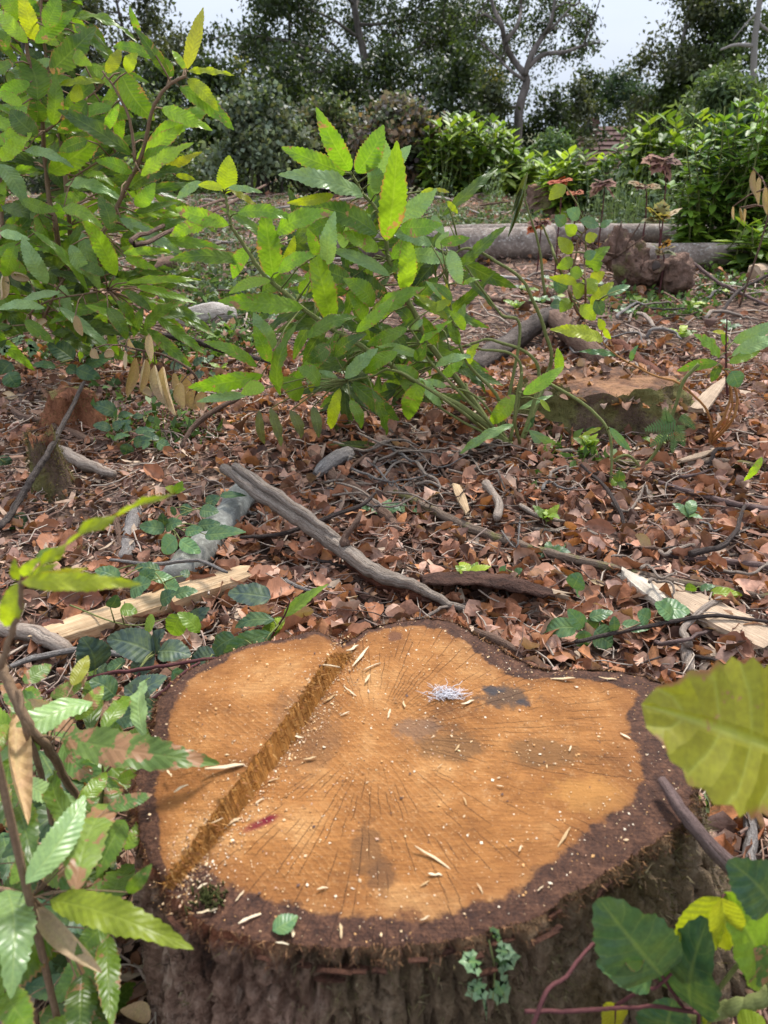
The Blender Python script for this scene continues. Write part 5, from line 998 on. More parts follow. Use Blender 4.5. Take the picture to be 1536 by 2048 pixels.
bramble('bramble', 'bramble sprig with light green leaves behind the right rim of the big stump', G(1165, 1275), [(1153,1255,1082,1266,36),(1168,1255,1136,1218,28),(1168,1260,1165,1298,30),(1178,1236,1226,1224,24),(1228,1262,1228,1232,20),(1243,1250,1300,1257,24),(1318,1215,1380,1222,44),(1300,1240,1275,1225,30),(1190,1260,1225,1290,46,'bramble'),(1200,1240,1180,1275,40,'bramble'),(1345,1235,1310,1205,30)], .05, 'mint', stems=[([(1168,1290),(1172,1258),(1172,1232)], (0, .05, .07)), ([(1172,1270),(1230,1265),(1310,1235)], (.02, .05, .05))], smat='shoot')
for lab, b, sp_ in [('two small green bramble leaves on the litter beside the purplish stick',(1150,1165),[(1145,1176,1160,1146,36,'mint'),(1150,1178,1165,1190,28,'mint')]),('yellow green bramble tip lying over the weathered plank',(1400,1180),[(1382,1185,1378,1166,18,'hazel'),(1400,1180,1430,1172,14,'mint'),(1420,1185,1485,1190,22,'hazel')]),('dark serrated bramble leaves at the left edge under the leaning branch',(25,1040),[(20,1030,36,1088,34,'bramble'),(30,1030,56,1052,26,'bramble')]),('dark bramble leaf at the left edge beside the small mossy stump',(10,930),[(-5,915,22,942,26,'bramble')]),('tiny green seedling in the litter above the bramble patch',(350,985),[(350,985,365,962,16,'hazel'),(350,985,330,975,14,'hazel'),(350,985,372,978,12,'hazel')]),('single dark green leaf standing behind the pale yellow shoot',(90,1115),[(70,1118,112,1100,30,'deep')]),('tiny pale leaf pair in the litter under the twig heap',(1000,1145),[(1000,1145,1012,1132,14,'mint'),(1030,1148,1045,1138,14,'mint')]),('green seedling beside the loop of bent stem',(1235,970),[(1235,965,1240,940,22,'deep'),(1235,965,1222,970,18,'deep'),(1235,968,1255,975,18,'deep')])]:
    bramble('seedling', lab, G(*b), sp_, .035, 'mint', 'small' if 'seedling' in lab else 'bramble', stems=[([b, (b[0], b[1]-8)], (0, .035))], smat='green')
# bottom right: bramble in front of the stump
br = Plant('bramble', 'bramble with dark green and yellow leaves in the bottom right corner', 'bramble', Vector((.3, .45, 0)))
br.stem(PS([(1600,1970),(1530,1990),(1460,2010),(1400,2030),(1300,2080)], .49), (.009, .009), 'green'); br.stem(PS([(1230,2012),(1280,1980),(1316,1968),(1357,1935)], .47), (.0022, .0016), 'cane'); br.stem(PS([(1323,1950),(1365,2010),(1394,2023),(1396,2070)], .47), (.0018, .0022), 'cane')
br.stem(PS([(1050,2022),(1136,2020),(1250,2016),(1310,2014),(1420,2030)], [.41,.42,.44,.45,.47]), (.0022, .0022), 'cane'); br.stem(PS([(1065,2060),(1095,1985),(1136,1950),(1180,1895),(1226,1864)], [.39,.41,.43,.46,.5]), (.0022, .0016), 'cane')
br.stem([Vector((.3, .45, 0))]+PS([(1400,2120),(1396,2050)], [.45,.47]), (.003, .002), 'cane'); br.stem(PS([(1540,1990),(1532,1955),(1500,1880),(1450,1788)], .47), (.0018, .001), 'green')
br.leaves([(1324,1952,1197,1796,112,'bramble'),(1304,1957,1192,1922,50,'bramble'),(1384,2014,1416,1838,88,'bramble'),(1443,1794,1358,1950,60,'yellow'),(1443,1796,1464,1894,54,'yellow'),(1534,1960,1448,1784,78,'hazel'),(1545,1815,1456,1720,78,'bramble'),(1335,2066,1346,1998,84,'bramble'),(1228,2064,1212,2004,48,'yellow'),(1420,1990,1414,2052,22,'yellow'),(1330,1900,1352,1935,20,'hazel'),(1240,1890,1290,1900,60,'deep'),(1480,2060,1530,2040,40,'hazel'),(1500,1900,1545,1960,60,'blight')], .47, kind='bramble', dY=.15, jitter=.12, up=.3); br.done('cane')
# small ivy on the big stump
iv = Plant('ivy', 'small ivy sprig climbing the near bark of the big stump', 'ivy', Vector(P(980, 2040, .55)))
def on_bark(px, py):                   # first hit on the near bark
    d = ray(px, py); o3 = BV.reshape(-1, 3)-np.array(CAM); dn = np.array(d.normalized()); t_ = o3@dn; per = np.linalg.norm(o3-t_[:, None]*dn, axis=1); s_ = np.where(per < .009)[0]
    return CAM+Vector(dn)*(t_[s_].min()-.006) if len(s_) else P(px, py, .56)
qi = [on_bark(x, y) for x, y in [(985,2000),(988,1950),(985,1915),(978,1880)]]; iv.stem(qi, (.001, .0008), 'green')
for (x, y, a, l) in [(985,1920,40,38),(965,1925,150,32),(990,1960,-60,40),(975,1968,200,30),(985,1875,80,22),(975,2020,100,34),(990,1900,10,24)]:
    B = on_bark(x, y); T = B+(Vector((math.cos(R(a)), 0, 0))+Vector((0, -.25, math.sin(R(a)))))*l/F*1.25; put_leaf(iv.e, B, T, l/F*1.2, 'maple', 'mint', jitter=.2)
iv2 = Plant('ivy', 'pale ivy leaves at the right rim behind the stick', 'ivy', Vector(P(1400, 1600, .85)))
iv2.leaves([(1385,1560,1405,1540,34,'mint','maple'),(1410,1600,1425,1620,36,'hazel','maple'),(1395,1610,1385,1585,24,'hazel','maple'),(1440,1590,1460,1580,20,'mint','maple')], .83)
o = Plant('green_leaf', 'small pale green leaf scrap on the near rim of the big stump', 'leaf', Z(570, 1850, ZS)); B = Z(545, 1862, ZS+.004); T = Z(596, 1832, ZS+.006); put_leaf(o.e, B, T, .022, 'small', 'mint', nrm=Vector((0, 0, 1)))
# ------------------------------------------------------------------ right side sprouts
ph = Plant('hazel_sprout', 'light green sprout with toothed leaves in front of the knobbly stump', 'sapling', G(1165, 640))
YH = 3.3
ph.stem([G(1165, 640)]+PS([(1140,600),(1138,560),(1151,512),(1154,484),(1170,462),(1196,452)], YH), (.007, .003), 'shoot'); ph.stem([G(1165, 640)]+PS([(1170,590),(1168,530),(1172,500)], YH-.05), (.006, .003), 'shoot'); ph.stem([G(1165, 640)]+PS([(1118,540),(1100,490),(1085,450)], YH+.1), (.007, .004), 'green'); ph.stem([G(1165,640)]+PS([(1200,600),(1240,580)], YH-.1), (.004, .002), 'green')
ph.leaves([(1171,535,1220,493,22,'hazel'),(1146,518,1113,536,20),(1144,507,1116,474,22,'yellow'),(1158,438,1133,420,22,'mint'),(1131,370,1098,400,22,'yellow'),(1160,441,1198,452,20,'mint'),(1168,515,1192,503,18,'mint'),(1154,566,1098,555,16,'yellow'),(1134,578,1107,562,26,'mint'),(1168,588,1145,570,28),(1168,586,1194,560,30),(1180,610,1227,564,22,'yellow'),(1213,590,1260,571,16,'mint'),(1125,610,1100,612,20,'mint'),(1180,560,1210,545,22,'yellow'),(1150,470,1130,450,20),(1140,540,1165,550,22),(1185,540,1205,525,18),(1200,455,1225,440,14,'mint'),(1160,610,1190,640,24),(1130,450,1110,430,20,'mint'),(1145,600,1120,625,22),(1190,600,1205,630,22,'mint'),(1170,480,1195,470,18,'yellow')], YH-.04, 'hazel', 'small'); ph.done()
pb = Plant('chestnut_sprout', 'thin rust coloured arching stem with a few leaves over the second stump', 'sapling', G(1418, 895))
YB = 2.32
pb.stem([G(1418, 895)]+PS([(1421,844),(1401,804),(1361,767),(1304,748),(1236,711),(1205,682),(1206,650)], YB), (.005, .002), 'rust')
pb.leaves([(1206,682,1113,662,38,'yellow'),(1206,660,1198,640,20,'yellow'),(1208,655,1220,675,14,'yellow'),(1234,711,1168,704,16,'mint'),(1262,722,1275,694,14,'mint')], YB); pb.done()
ps_ = Plant('chestnut_seedling', 'seedling with red stem and glossy leaves at the right edge', 'sapling', G(1415, 892))
ps_.stem([G(1415, 890)]+PS([(1440,850),(1459,800),(1452,753),(1430,760)], YB-.02), (.005, .003), 'rust'); ps_.stem([G(1418, 893)]+PS([(1462,845),(1473,805),(1462,765),(1445,735)], YB-.04), (.005, .003), 'rust'); ps_.stem([G(1412, 888)]+PS([(1450,850),(1466,810),(1462,770)], YB), (.004, .003), 'rust'); ps_.stem(PS([(1455,790),(1452,740),(1453,690),(1454,636)], YB-.03), (.004, .002), 'cane')
ps_.leaves([(1440,714,1394,674,34),(1436,726,1364,740,26),(1466,684,1540,648,34,'pale'),(1463,712,1545,682,34,'pale'),(1458,726,1513,705,26),(1463,742,1478,774,28,'mint','small'),(1452,668,1428,664,12,'yellow'),(1440,730,1425,760,22,'deep'),(1450,690,1444,670,16)], YB-.03); ps_.done()
pg = Plant('bent_shoot', 'pale green bent shoot looping beside the second stump', 'sapling', G(1290, 1020))
pg.stem(PS([(1398,728),(1367,762),(1350,813),(1327,875),(1296,924),(1259,938),(1231,935),(1234,918),(1259,912),(1282,941),(1286,980),(1284,1010)], 2.16), (.0055, .004), 'green', n=70, wob=.1)
pg.leaves([(1284,1000,1245,980,18,'mint'),(1282,1008,1250,1000,18,'mint'),(1286,1005,1305,985,20),(1290,1010,1345,1012,18),(1288,1012,1340,1030,18),(1290,1015,1318,1045,16,'yellow'),(1285,1012,1270,1035,16),(1290,1005,1330,1000,14,'mint')], 2.1, 'hazel'); pg.done()
po = Plant('arching_shoot', 'green stem arching over the front of the second stump', 'sapling', G(1160, 1040))
po.stem(PS([(1100,768),(1162,804),(1196,833),(1216,861),(1223,898),(1219,969),(1202,994),(1171,1000),(1160,1036)], [2.25,2.2,2.16,2.13,2.1,2.06,2.03,2.02,2.0]), (.0055, .0025), 'green', n=50, wob=.1)
po.leaves([(1219,855,1257,896,20,'mint'),(1203,856,1166,871,12,'yellow')], 2.12); po.done()
pw = Plant('green_leaf', 'lone serrated leaf near the right edge above the dark stick', 'leaf', G(1505, 960)); pw.leaves([(1524,914,1492,956,18,'fresh')], 1.98); pw.stem([G(1530, 950)]+PS([(1530,930),(1524,914)], 1.98), (.0015, .001), 'green'); pw.done()
# fern
fe = Plant('fern', 'small fern frond in front of the second stump', 'fern', G(1330, 925))
FERN = NT('fern'); FERN = FERN.bsdf(FERN.mix(FERN.noise(FERN.coord(), 20), (.06, .13, .035), (.14, .23, .07)), .55, None, .3, .3)
for (bx, by, tx, ty) in [(1352,842,1290,860),(1345,860,1300,892),(1355,850,1368,892),(1350,870,1345,905),(1335,848,1330,815),(1362,830,1390,858)]:
    b = MB(); y = 2.12; B = P(bx, by, y); T = P(tx, ty, y-.02); ax = (T-B); L = ax.length; ax.normalize(); n_ = (CAM-B).normalized(); s_ = ax.cross(n_).normalized()
    for j in range(12):
        t_ = (j+.5)/12; w = L*.30*(1-t_)**.7+.004
        for sg in (-1, 1):
            p0 = B+ax*L*t_; p1 = p0+(s_*sg+ax*.35).normalized()*w; hw = L*.032
            b.add([p0-ax*hw, (p0+p1)/2-ax*hw*.9+n_*.002, p1, (p0+p1)/2+ax*hw*.9+n_*.002, p0+ax*hw], [(0, 1, 3, 4), (1, 2, 3)])
    v, f, _ = tube([B, T], [.0012, .0005], 4); b.add(v, f); b.obj('frond', FERN, fe.e)
fe.stem([G(1330, 925)]+PS([(1348,880),(1352,842)], 2.12), (.002, .001), 'green')
# dry leaves hanging from the dead branch
pd = Plant('dry_leaf_spray', 'spray of dry tan leaves hanging from a dead branch', 'dead branch', G(330, 820))
pd.stem([G(380, 830)]+[P(x, y, 2.5) for x, y in [(395,760),(340,715),(285,700),(240,690)]], (.005, .003), 'brown')
pd.leaves(q2([(a_[0], a_[1], a_[2], a_[3], a_[4]*1.5) for a_ in [(955,188,900,475,70),(1025,200,990,440,70),(1090,240,1195,545,80),(1150,250,1240,604,90),(1285,310,1395,560,110),(1050,25,1062,225,60),(1275,365,1295,555,80),(890,155,880,275,60),(1200,520,1255,600,90),(1010,400,1060,470,70),(1330,420,1360,560,80),(1220,300,1260,480,80),(900,60,960,150,60),(740,150,800,190,80),(1420,430,1440,570,90),(650,130,700,200,60)]], 0, 660, k), 2.48, 'dry', 'dry', jitter=.5, up=.1); pd.done('brown')
for lab, r in [('single tan leaf propped upright below the bramble sprig',(236,872,242,932,30)),('curled tan leaf at the left edge by the red stump',(2,790,38,795,26)),('tan dead leaf at the foot of the left shrub',(30,722,58,730,22)),('small red ribbed leaf against the pale split plank',(113,1246,85,1280,16)),('pinkish brown heart shaped leaf beside the far left rim of the stump',(605,1235,600,1205,46)),('brown leaf standing before the weathered plank',(1210,1170,1180,1160,20)),('orange brown leaf on the litter beside the purplish stick',(1300,1100,1270,1070,40)),('grey wilted leaf curled on the litter under the centre shrub',(760,895,655,890,28)),('grey green wilted leaf drooping under the centre shrub',(690,850,650,890,26)),('brown leaf on the ground in the bottom left corner',(300,2040,240,2020,50))]:
    d = Plant('dead_leaf', lab, 'dead leaf', G(r[0], r[1])); m = 'red' if 'red ribbed' in lab else 'olive' if 'wilted' in lab else 'dry'
    d.leaves([(*r, m, 'small' if 'heart' in lab or 'red ribbed' in lab else 'dry')], gy(.03 if 'upright' not in lab else .05), jitter=.3)
# ================================================================== BACKGROUND
FOL = col_mat('foliage', .5, .3, 1, 0, 3, .35)
TRK = bark_mat('tree_bark', (.05, .04, .033), (.2, .17, .145), 5); TRKP = bark_mat('tree_bark_pale', (.16, .13, .115), (.42, .37, .34), 5, lichen=.3)
def foliage(cent, rad, n, size, cols, elong=.55, droop=.3, flat=(1, 1, .8), jit=.35):
    """n leaf-sized rhombs gathered in clumps round the centres"""
    cent = np.asarray(cent); w = np.broadcast_to(np.asarray(rad, float), (len(cent),)); ci = rng.choice(len(cent), n, p=w**2/np.sum(w**2))
    p = cent[ci]+rng.normal(0, .45, (n, 3))*w[ci][:, None]*np.array(flat)
    ax = unit(rng.normal(0, 1, (n, 3))+np.array([0, 0, -droop])); nr = unit(rng.normal(0, .7, (n, 3))+np.array([0, -.2, .8])); sd = unit(np.cross(ax, nr)); nr = np.cross(sd, ax)
    L = size*rng.uniform(.6, 1.3, n); Wd = L*elong*.5
    v = np.stack([p-ax*L[:, None]*.5, p-sd*Wd[:, None]-ax*(L*.05)[:, None]+nr*(L*.1)[:, None], p+ax*L[:, None]*.5-nr*(L*.12)[:, None], p+sd*Wd[:, None]-ax*(L*.05)[:, None]+nr*(L*.1)[:, None]], 1).reshape(-1, 3)
    cols = np.asarray(cols); cc = cols[(rng.integers(0, len(cols), len(cent))[ci]+(rng.random(n) < .35)*rng.integers(0, len(cols), n)) % len(cols)]*(1+rng.normal(0, jit*.5, (n, 1))).clip(.4, 1.8)
    return v, np.arange(4*n).reshape(-1, 4), np.repeat(cc, 4, 0)
def branchwork(base, h, spread, r0, seed, lean=0, limbs=12, first=.25, updir=.55, sub=4):
    """trunk, limbs and side branches; returns MB of wood and the points where leaves gather"""
    rs = random.Random(seed); mb = MB(); cl = []; tr = []
    p = Vector(base); d = Vector((lean, 0, 1)).normalized(); n = 9
    for j in range(n+1):
        tr.append(p.copy()); d = (d+Vector((rs.gauss(0, .10), rs.gauss(0, .10), .06))).normalized(); p = p+d*h*.85/n
    v, f, _ = tube(spline([tuple(x) for x in tr], 24), np.linspace(r0, r0*.22, 24), 9, .08, seed); mb.add(v, f)
    for k in range(limbs):
        t_ = first+(1-first)*(k+rs.random()*.6)/limbs; i = min(n-1, int(t_*n)); o = tr[i].lerp(tr[i+1], t_*n-i); a = k*2.4+rs.gauss(0, .35); L = spread*(.55+.5*math.sin(math.pi*min(1, t_*.9+.15)))*rs.uniform(.75, 1.1)
        d = Vector((math.cos(a), math.sin(a), updir+rs.gauss(0, .25))).normalized(); q = [o.copy()]
        for j in range(6): d = (d+Vector((rs.gauss(0, .22), rs.gauss(0, .22), rs.gauss(0, .16)-.04*j))).normalized(); q.append(q[-1]+d*L/6)
        r = r0*.38*(1-t_*.55); v, f, _ = tube(spline([tuple(x) for x in q], 14), np.linspace(r, r*.15, 14), 6, .08, k); mb.add(v, f); cl += [q[3], q[4], q[5], q[6]]
        for s_ in range(sub):
            o2 = q[rs.randint(2, 6)]; d2 = (d+Vector((rs.gauss(0, .8), rs.gauss(0, .8), rs.gauss(.05, .6)))).normalized(); l2 = L*rs.uniform(.2, .45); e2 = o2+d2*l2; m2 = o2.lerp(e2, .55)+Vector((0, 0, rs.gauss(0, .08)*l2))
            v, f, _ = tube([o2, m2, e2], [r*.35, r*.22, r*.06], 4); mb.add(v, f); cl += [m2, e2]
    cl.append(tr[-1]); return mb, [tuple(c) for c in cl], tr
GREENS = dict(dark=[(.022, .034, .011), (.036, .055, .016), (.055, .08, .02)], mid=[(.05, .075, .02), (.08, .115, .028), (.11, .15, .04)], olive=[(.075, .085, .035), (.10, .11, .05), (.055, .07, .03)], bright=[(.08, .15, .03), (.12, .20, .04), (.17, .24, .04)], yellow=[(.30, .24, .03), (.22, .22, .04), (.1, .12, .03)], grey=[(.055, .085, .05), (.085, .12, .07), (.12, .16, .10)])
def tree(name, label, px, Y, h, spread, r0, col, n, size, seed, clump=.9, lean=0, limbs=12, first=.22, sub=4, bark=None, group=None, elong=.6, updir=.55):
    x = P(px, 240, Y).x; b = (x, Y, hz(x, Y)-.05); e = empty(name, b, label, 'tree', group); mb, cl, tr = branchwork(b, h, spread, r0, seed, lean, limbs, first, updir, sub); mb.obj('trunk', bark or TRK, e)
    v, f, c = foliage(cl, clump, n, size, GREENS[col] if isinstance(col, str) else col, elong); mobj('crown', v, f, FOL, e, col=c, smooth=False); return e
tree('dark_tree', 'dark tree standing behind the left shrub at the top left corner', 40, 30, 9, 3.2, .16, 'dark', 9000, .2, 3, .9)
tree('pale_tree', 'grey olive tree with pale leaves behind the left shrub', 290, 33, 9.5, 2.8, .15, 'olive', 16000, .17, 5, .75, limbs=18, first=.12)
tree('oak_tree', 'broad dark oak rising behind the middle hedge with sky in its gaps', 760, 38, 13, 6.2, .30, 'dark', 26000, .19, 12, .78, limbs=22, first=.16, sub=5)
tree('oak_tree', 'dark tree between the grey olive tree and the broad oak', 500, 41, 11.5, 3.6, .18, 'dark', 5200, .2, 22, .75, limbs=12, first=.45)
tree('oak_tree', 'leafy tree filling the gap right of the broad oak', 905, 42, 11, 2.7, .2, 'dark', 6000, .2, 31, .85, limbs=14, first=.3)
# the sinuous oak
Yo = 28; xo = P(1035, 240, Yo).x; bo = Vector((xo, Yo, hz(xo, Yo)-.05))
eo = empty('bare_oak', bo, 'crooked grey oak with bare winding limbs against the sky', 'tree'); mb = MB(); cl = []
for pix, r in [([(1035,275),(1038,220),(1052,170),(1050,150),(1030,125),(1012,92),(1003,50),(985,10),(975,-60)],(.17,.05)),([(1050,150),(1062,110),(1080,80),(1100,50),(1108,10),(1115,-50)],(.10,.03)),([(1056,135),(1085,110),(1130,104),(1165,92),(1200,85)],(.09,.03)),([(1010,85),(1035,50),(1042,10),(1040,-40)],(.08,.03)),([(1048,160),(1020,140),(990,110),(960,85)],(.06,.02)),([(1040,215),(1010,212),(985,205)],(.05,.02)),([(1062,118),(1090,70),(1120,40),(1140,15)],(.06,.02)),([(1108,20),(1130,5),(1150,12),(1165,-5)],(.03,.01)),([(1000,50),(970,30),(945,40)],(.05,.02)),([(1165,92),(1180,60),(1190,30)],(.03,.01))]:
    pts = [P(x, y, Yo+random.gauss(0, .3)*(i > 1)) for i, (x, y) in enumerate(pix)]
    if pix[0] == (1035, 275): pts = [bo]+pts
    q = spline([tuple(p) for p in pts], 30); v, f, _ = tube(q, np.linspace(r[0], r[1], 30), 8, .1, pix[0][0]); mb.add(v, f); cl += [tuple(x) for x in q[10::4]]
    if r[0] < .2:
        for s_ in range(7):
            a = Vector(q[random.randint(12, 29)]); e2 = a+Vector((random.gauss(0, .5), random.gauss(0, .5), random.gauss(.1, .45))); v, f, _ = tube([a, a.lerp(e2, .5)+Vector((0, 0, .08)), e2], [.02, .012, .005], 4); mb.add(v, f); cl.append(tuple(e2))
mb.obj('trunk', bark_mat('oak_bark', (.06, .05, .045), (.25, .205, .18), 6), eo)
cl2 = cl[::2]+[tuple(P(x+random.gauss(0, 14), y+random.gauss(0, 14), Yo+random.gauss(0, .6))) for x, y in [(1090,20),(1070,40),(1110,60),(990,30),(960,20),(950,70),(980,130),(960,180),(985,190),(1010,180),(1000,150),(1060,200),(1080,180),(1080,160),(1150,110),(1165,100),(940,110),(930,60),(1020,20),(1060,0),(1095,-30),(960,150),(1000,215),(970,220),(1170,40),(1160,70),(1175,60)]]
v, f, c = foliage(cl2, .45, 6000, .14, GREENS['mid']+GREENS['dark']); v[:, 1] += 1.2; mobj('crown', v, f, FOL, eo, col=c, smooth=False)
tree('round_tree', 'dense dark rounded tree against the sky on the right', 1275, 50, 8.2, 3.1, .2, [(.022, .045, .018), (.035, .065, .026), (.05, .085, .035)], 15000, .2, 41, .8, limbs=18, first=.1)
tree('slender_tree', 'thin leaning tree with loose foliage beside the dark rounded tree', 1180, 40, 7.2, 1.0, .1, 'dark', 1500, .19, 47, .5, lean=.16, limbs=10, first=.45)
# ivy-clad trees at the right
for name, lab, px, Y, h, seed, col, n in [('ivy_tree','ivy covered tree with pale bare trunk near the top right corner',1432,27,9,51,'mid',14000),('leafy_tree','loose leafy tree left of the ivy covered tree',1365,29,8.5,53,'olive',9000),('leafy_tree','leafy tree at the top right corner behind the white dead stem',1560,26,8.5,57,'mid',9000)]:
    e = tree(name, lab, px, Y, h, 2.0, .15, col, n, .15, seed, .6, limbs=14, first=.12, bark=TRKP)
    if name == 'ivy_tree':
        b = e.location; cen = [(b.x+random.gauss(0, .05), b.y-.1, b.z+z_) for z_ in np.linspace(.4, 5.6, 26)]; v, f, c = foliage(cen, .42, 7000, .11, GREENS['dark']+[(.05, .09, .02)], .8); mobj('ivy', v, f, FOL, e, col=c, smooth=False)['label'] = 'dense dark ivy sleeve on the trunk'
e = empty('dead_tree', P(1508, 300, 20), 'thin white dead stem standing at the top right corner', 'dead tree'); e.location.z = hz(e.location.x, 20); mb = MB()
for pix, r in [([(1508,240),(1507,130),(1512,60),(1518,10),(1524,-40)],(.09,.05)),([(1508,92),(1470,90),(1440,100)],(.05,.02)),([(1512,40),(1535,60),(1560,66)],(.04,.02)),([(1518,20),(1490,50),(1465,80)],(.025,.01))]:
    pts = [P(x, y, 20) for x, y in pix]; 
    if pix[0] == (1508, 240): pts = [e.location.copy()]+pts
    q = spline([tuple(p) for p in pts], 22); v, f, _ = tube(q, np.linspace(r[0], r[1], 22), 7, .12, pix[0][0]); mb.add(v, f)
mb.obj('trunk', BM['grey'], e)
# the far wood that closes the view
for q, px in enumerate([-250, -60, 120, 330, 560, 720, 900, 1090, 1210, 1390, 1560, 1750]):
    tree('far_tree', 'distant tree in the wood beyond the clearing', px+random.uniform(-30, 30), random.uniform(64, 74), random.uniform(3.2, 4) if 1000 < px < 1250 else random.uniform(5.5, 7), 2.6, .2, random.choice(['dark', 'mid', 'olive']), 4200, .34, 100+q, 1.1, limbs=13, first=.1, sub=3, group='distant trees of the wood')
def bush(name, label, px, py, Y, wpx, hpx, col, n, size, seed, group=None, cat='bush', elong=.6, depth=.8):
    """px,py the middle of its visible mass"""
    c = P(px, py, Y); rx, rz = wpx*Y/F*.5, hpx*Y/F*.5; g = hz(c.x, Y); e = empty(name, (c.x, Y, g), label, cat, group); rs = random.Random(seed); cl = []; top = c.z+rz
    mb = MB()
    for k in range(38):
        a = rs.uniform(0, 6.28); u = rs.random()**.5; z = g+.1+(top-g-.1)*rs.random()**.75; s_ = math.sqrt(max(.05, 1-((z-g)/(top-g))**2.2)); p = Vector((c.x+rx*u*s_*math.cos(a), Y+rx*depth*u*s_*math.sin(a), z+rs.gauss(0, .08)*rz)); cl.append(tuple(p))
        if k < 14: b0 = Vector((c.x+rs.gauss(0, rx*.2), Y+rs.gauss(0, .2), g-.02)); v, f, _ = tube([b0, b0.lerp(p, .5)+Vector((0, 0, .12)), p], [.018, .012, .005], 5); mb.add(v, f)
    mb.obj('stems', TRK, e)['kind'] = 'stuff'; v, f, cc = foliage(cl, max(rx, rz)*.36, n, size, GREENS[col] if isinstance(col, str) else col, elong); mobj('foliage', v, f, FOL, e, col=cc, smooth=False)
    return e
bush('dark_bush', 'dark round bush under the crooked oak', 1095, 250, 30, 120, 110, 'dark', 5000, .14, 1); bush('olive_bush', 'olive bush below the dark rounded tree', 1152, 228, 36, 80, 90, 'olive', 4500, .16, 2)
bush('yellow_tree', 'small yellow leaved tree behind the left of the hedge', 478, 195, 26, 70, 110, 'yellow', 1500, .13, 3, cat='tree'); bush('yellow_bush', 'yellow green bush peeping out left of the crooked oak', 985, 172, 37, 70, 60, 'yellow', 1200, .14, 4)
UL = ['dark understorey bush behind the top of the left shrub at the left edge', 'dark understorey bush left of the small yellow tree', 'dark understorey bush right of the small yellow tree', 'dark understorey bush behind the dull leaved bush', 'dark understorey bush at the foot of the broad oak', 'dark understorey bush left of the crooked oak', 'olive understorey bush beside the trunk of the crooked oak', 'green understorey bush behind the thicket right of the house', 'green understorey bush at the foot of the ivy covered tree', 'dark understorey bush at the foot of the grey olive tree', 'dark understorey bush showing through the middle of the left shrub']
for q, (px, py, w, h, col) in enumerate([(-20,230,260,200,'dark'),(430,215,160,140,'dark'),(560,210,170,140,'dark'),(680,215,150,130,'dark'),(790,200,170,150,'dark'),(900,205,150,140,'dark'),(960,235,130,110,'olive'),(1345,225,120,120,'mid'),(1440,225,150,150,'mid'),(330,215,150,120,'dark'),(170,230,180,140,'dark')]):
    bush('understorey_bush', UL[q], px, py, 26+random.uniform(-2, 3), w, h, col, 3600, .16, 20+q, 'dark bushes below the tree line')
bush('hedge_bush', 'grey green leafy bush left of the centre shrub at the clearing edge', 520, 312, 12.5, 210, 165, [(.06, .085, .045), (.11, .14, .08), (.18, .22, .14), (.13, .14, .08)], 9000, .085, 6, elong=.8); bush('hedge_bush', 'olive green bush behind the hanging left branches', 430, 290, 15, 150, 120, 'mid', 5000, .09, 7, elong=.7)
bush('hedge_bush', 'bush with small dull leaves right behind the centre shrub', 650, 310, 13.5, 170, 150, [(.07, .10, .045), (.13, .16, .07), (.17, .15, .09)], 6500, .085, 8, elong=.7); bush('maple_bush', 'purplish leaved bush behind the centre shrub with orange tips', 785, 315, 12.6, 180, 170, [(.10, .085, .07), (.16, .12, .11), (.20, .17, .15), (.10, .13, .06), (.13, .16, .07), (.2, .13, .08)], 9000, .085, 9, elong=.85)
bush('hedge_bush', 'dark bush left of the hedge behind the left shrub', 300, 285, 17, 190, 130, 'mid', 4000, .1, 17); bush('hedge_bush', 'pale green bush between the hedge and the right thicket', 1105, 345, 15, 110, 110, [(.07, .13, .04), (.11, .17, .06), (.14, .2, .09)], 3500, .07, 10)
bush('hedge_bush', 'dark green bush filling the right edge above the logs', 1490, 365, 8.5, 220, 180, [(.02, .05, .016), (.03, .07, .024), (.045, .09, .026)], 8000, .11, 11, elong=.55); bush('hedge_bush', 'grey green willowy bush behind the right thicket', 1440, 275, 13, 220, 150, [(.07, .11, .04), (.11, .16, .06), (.15, .2, .08)], 7500, .13, 12, elong=.35)
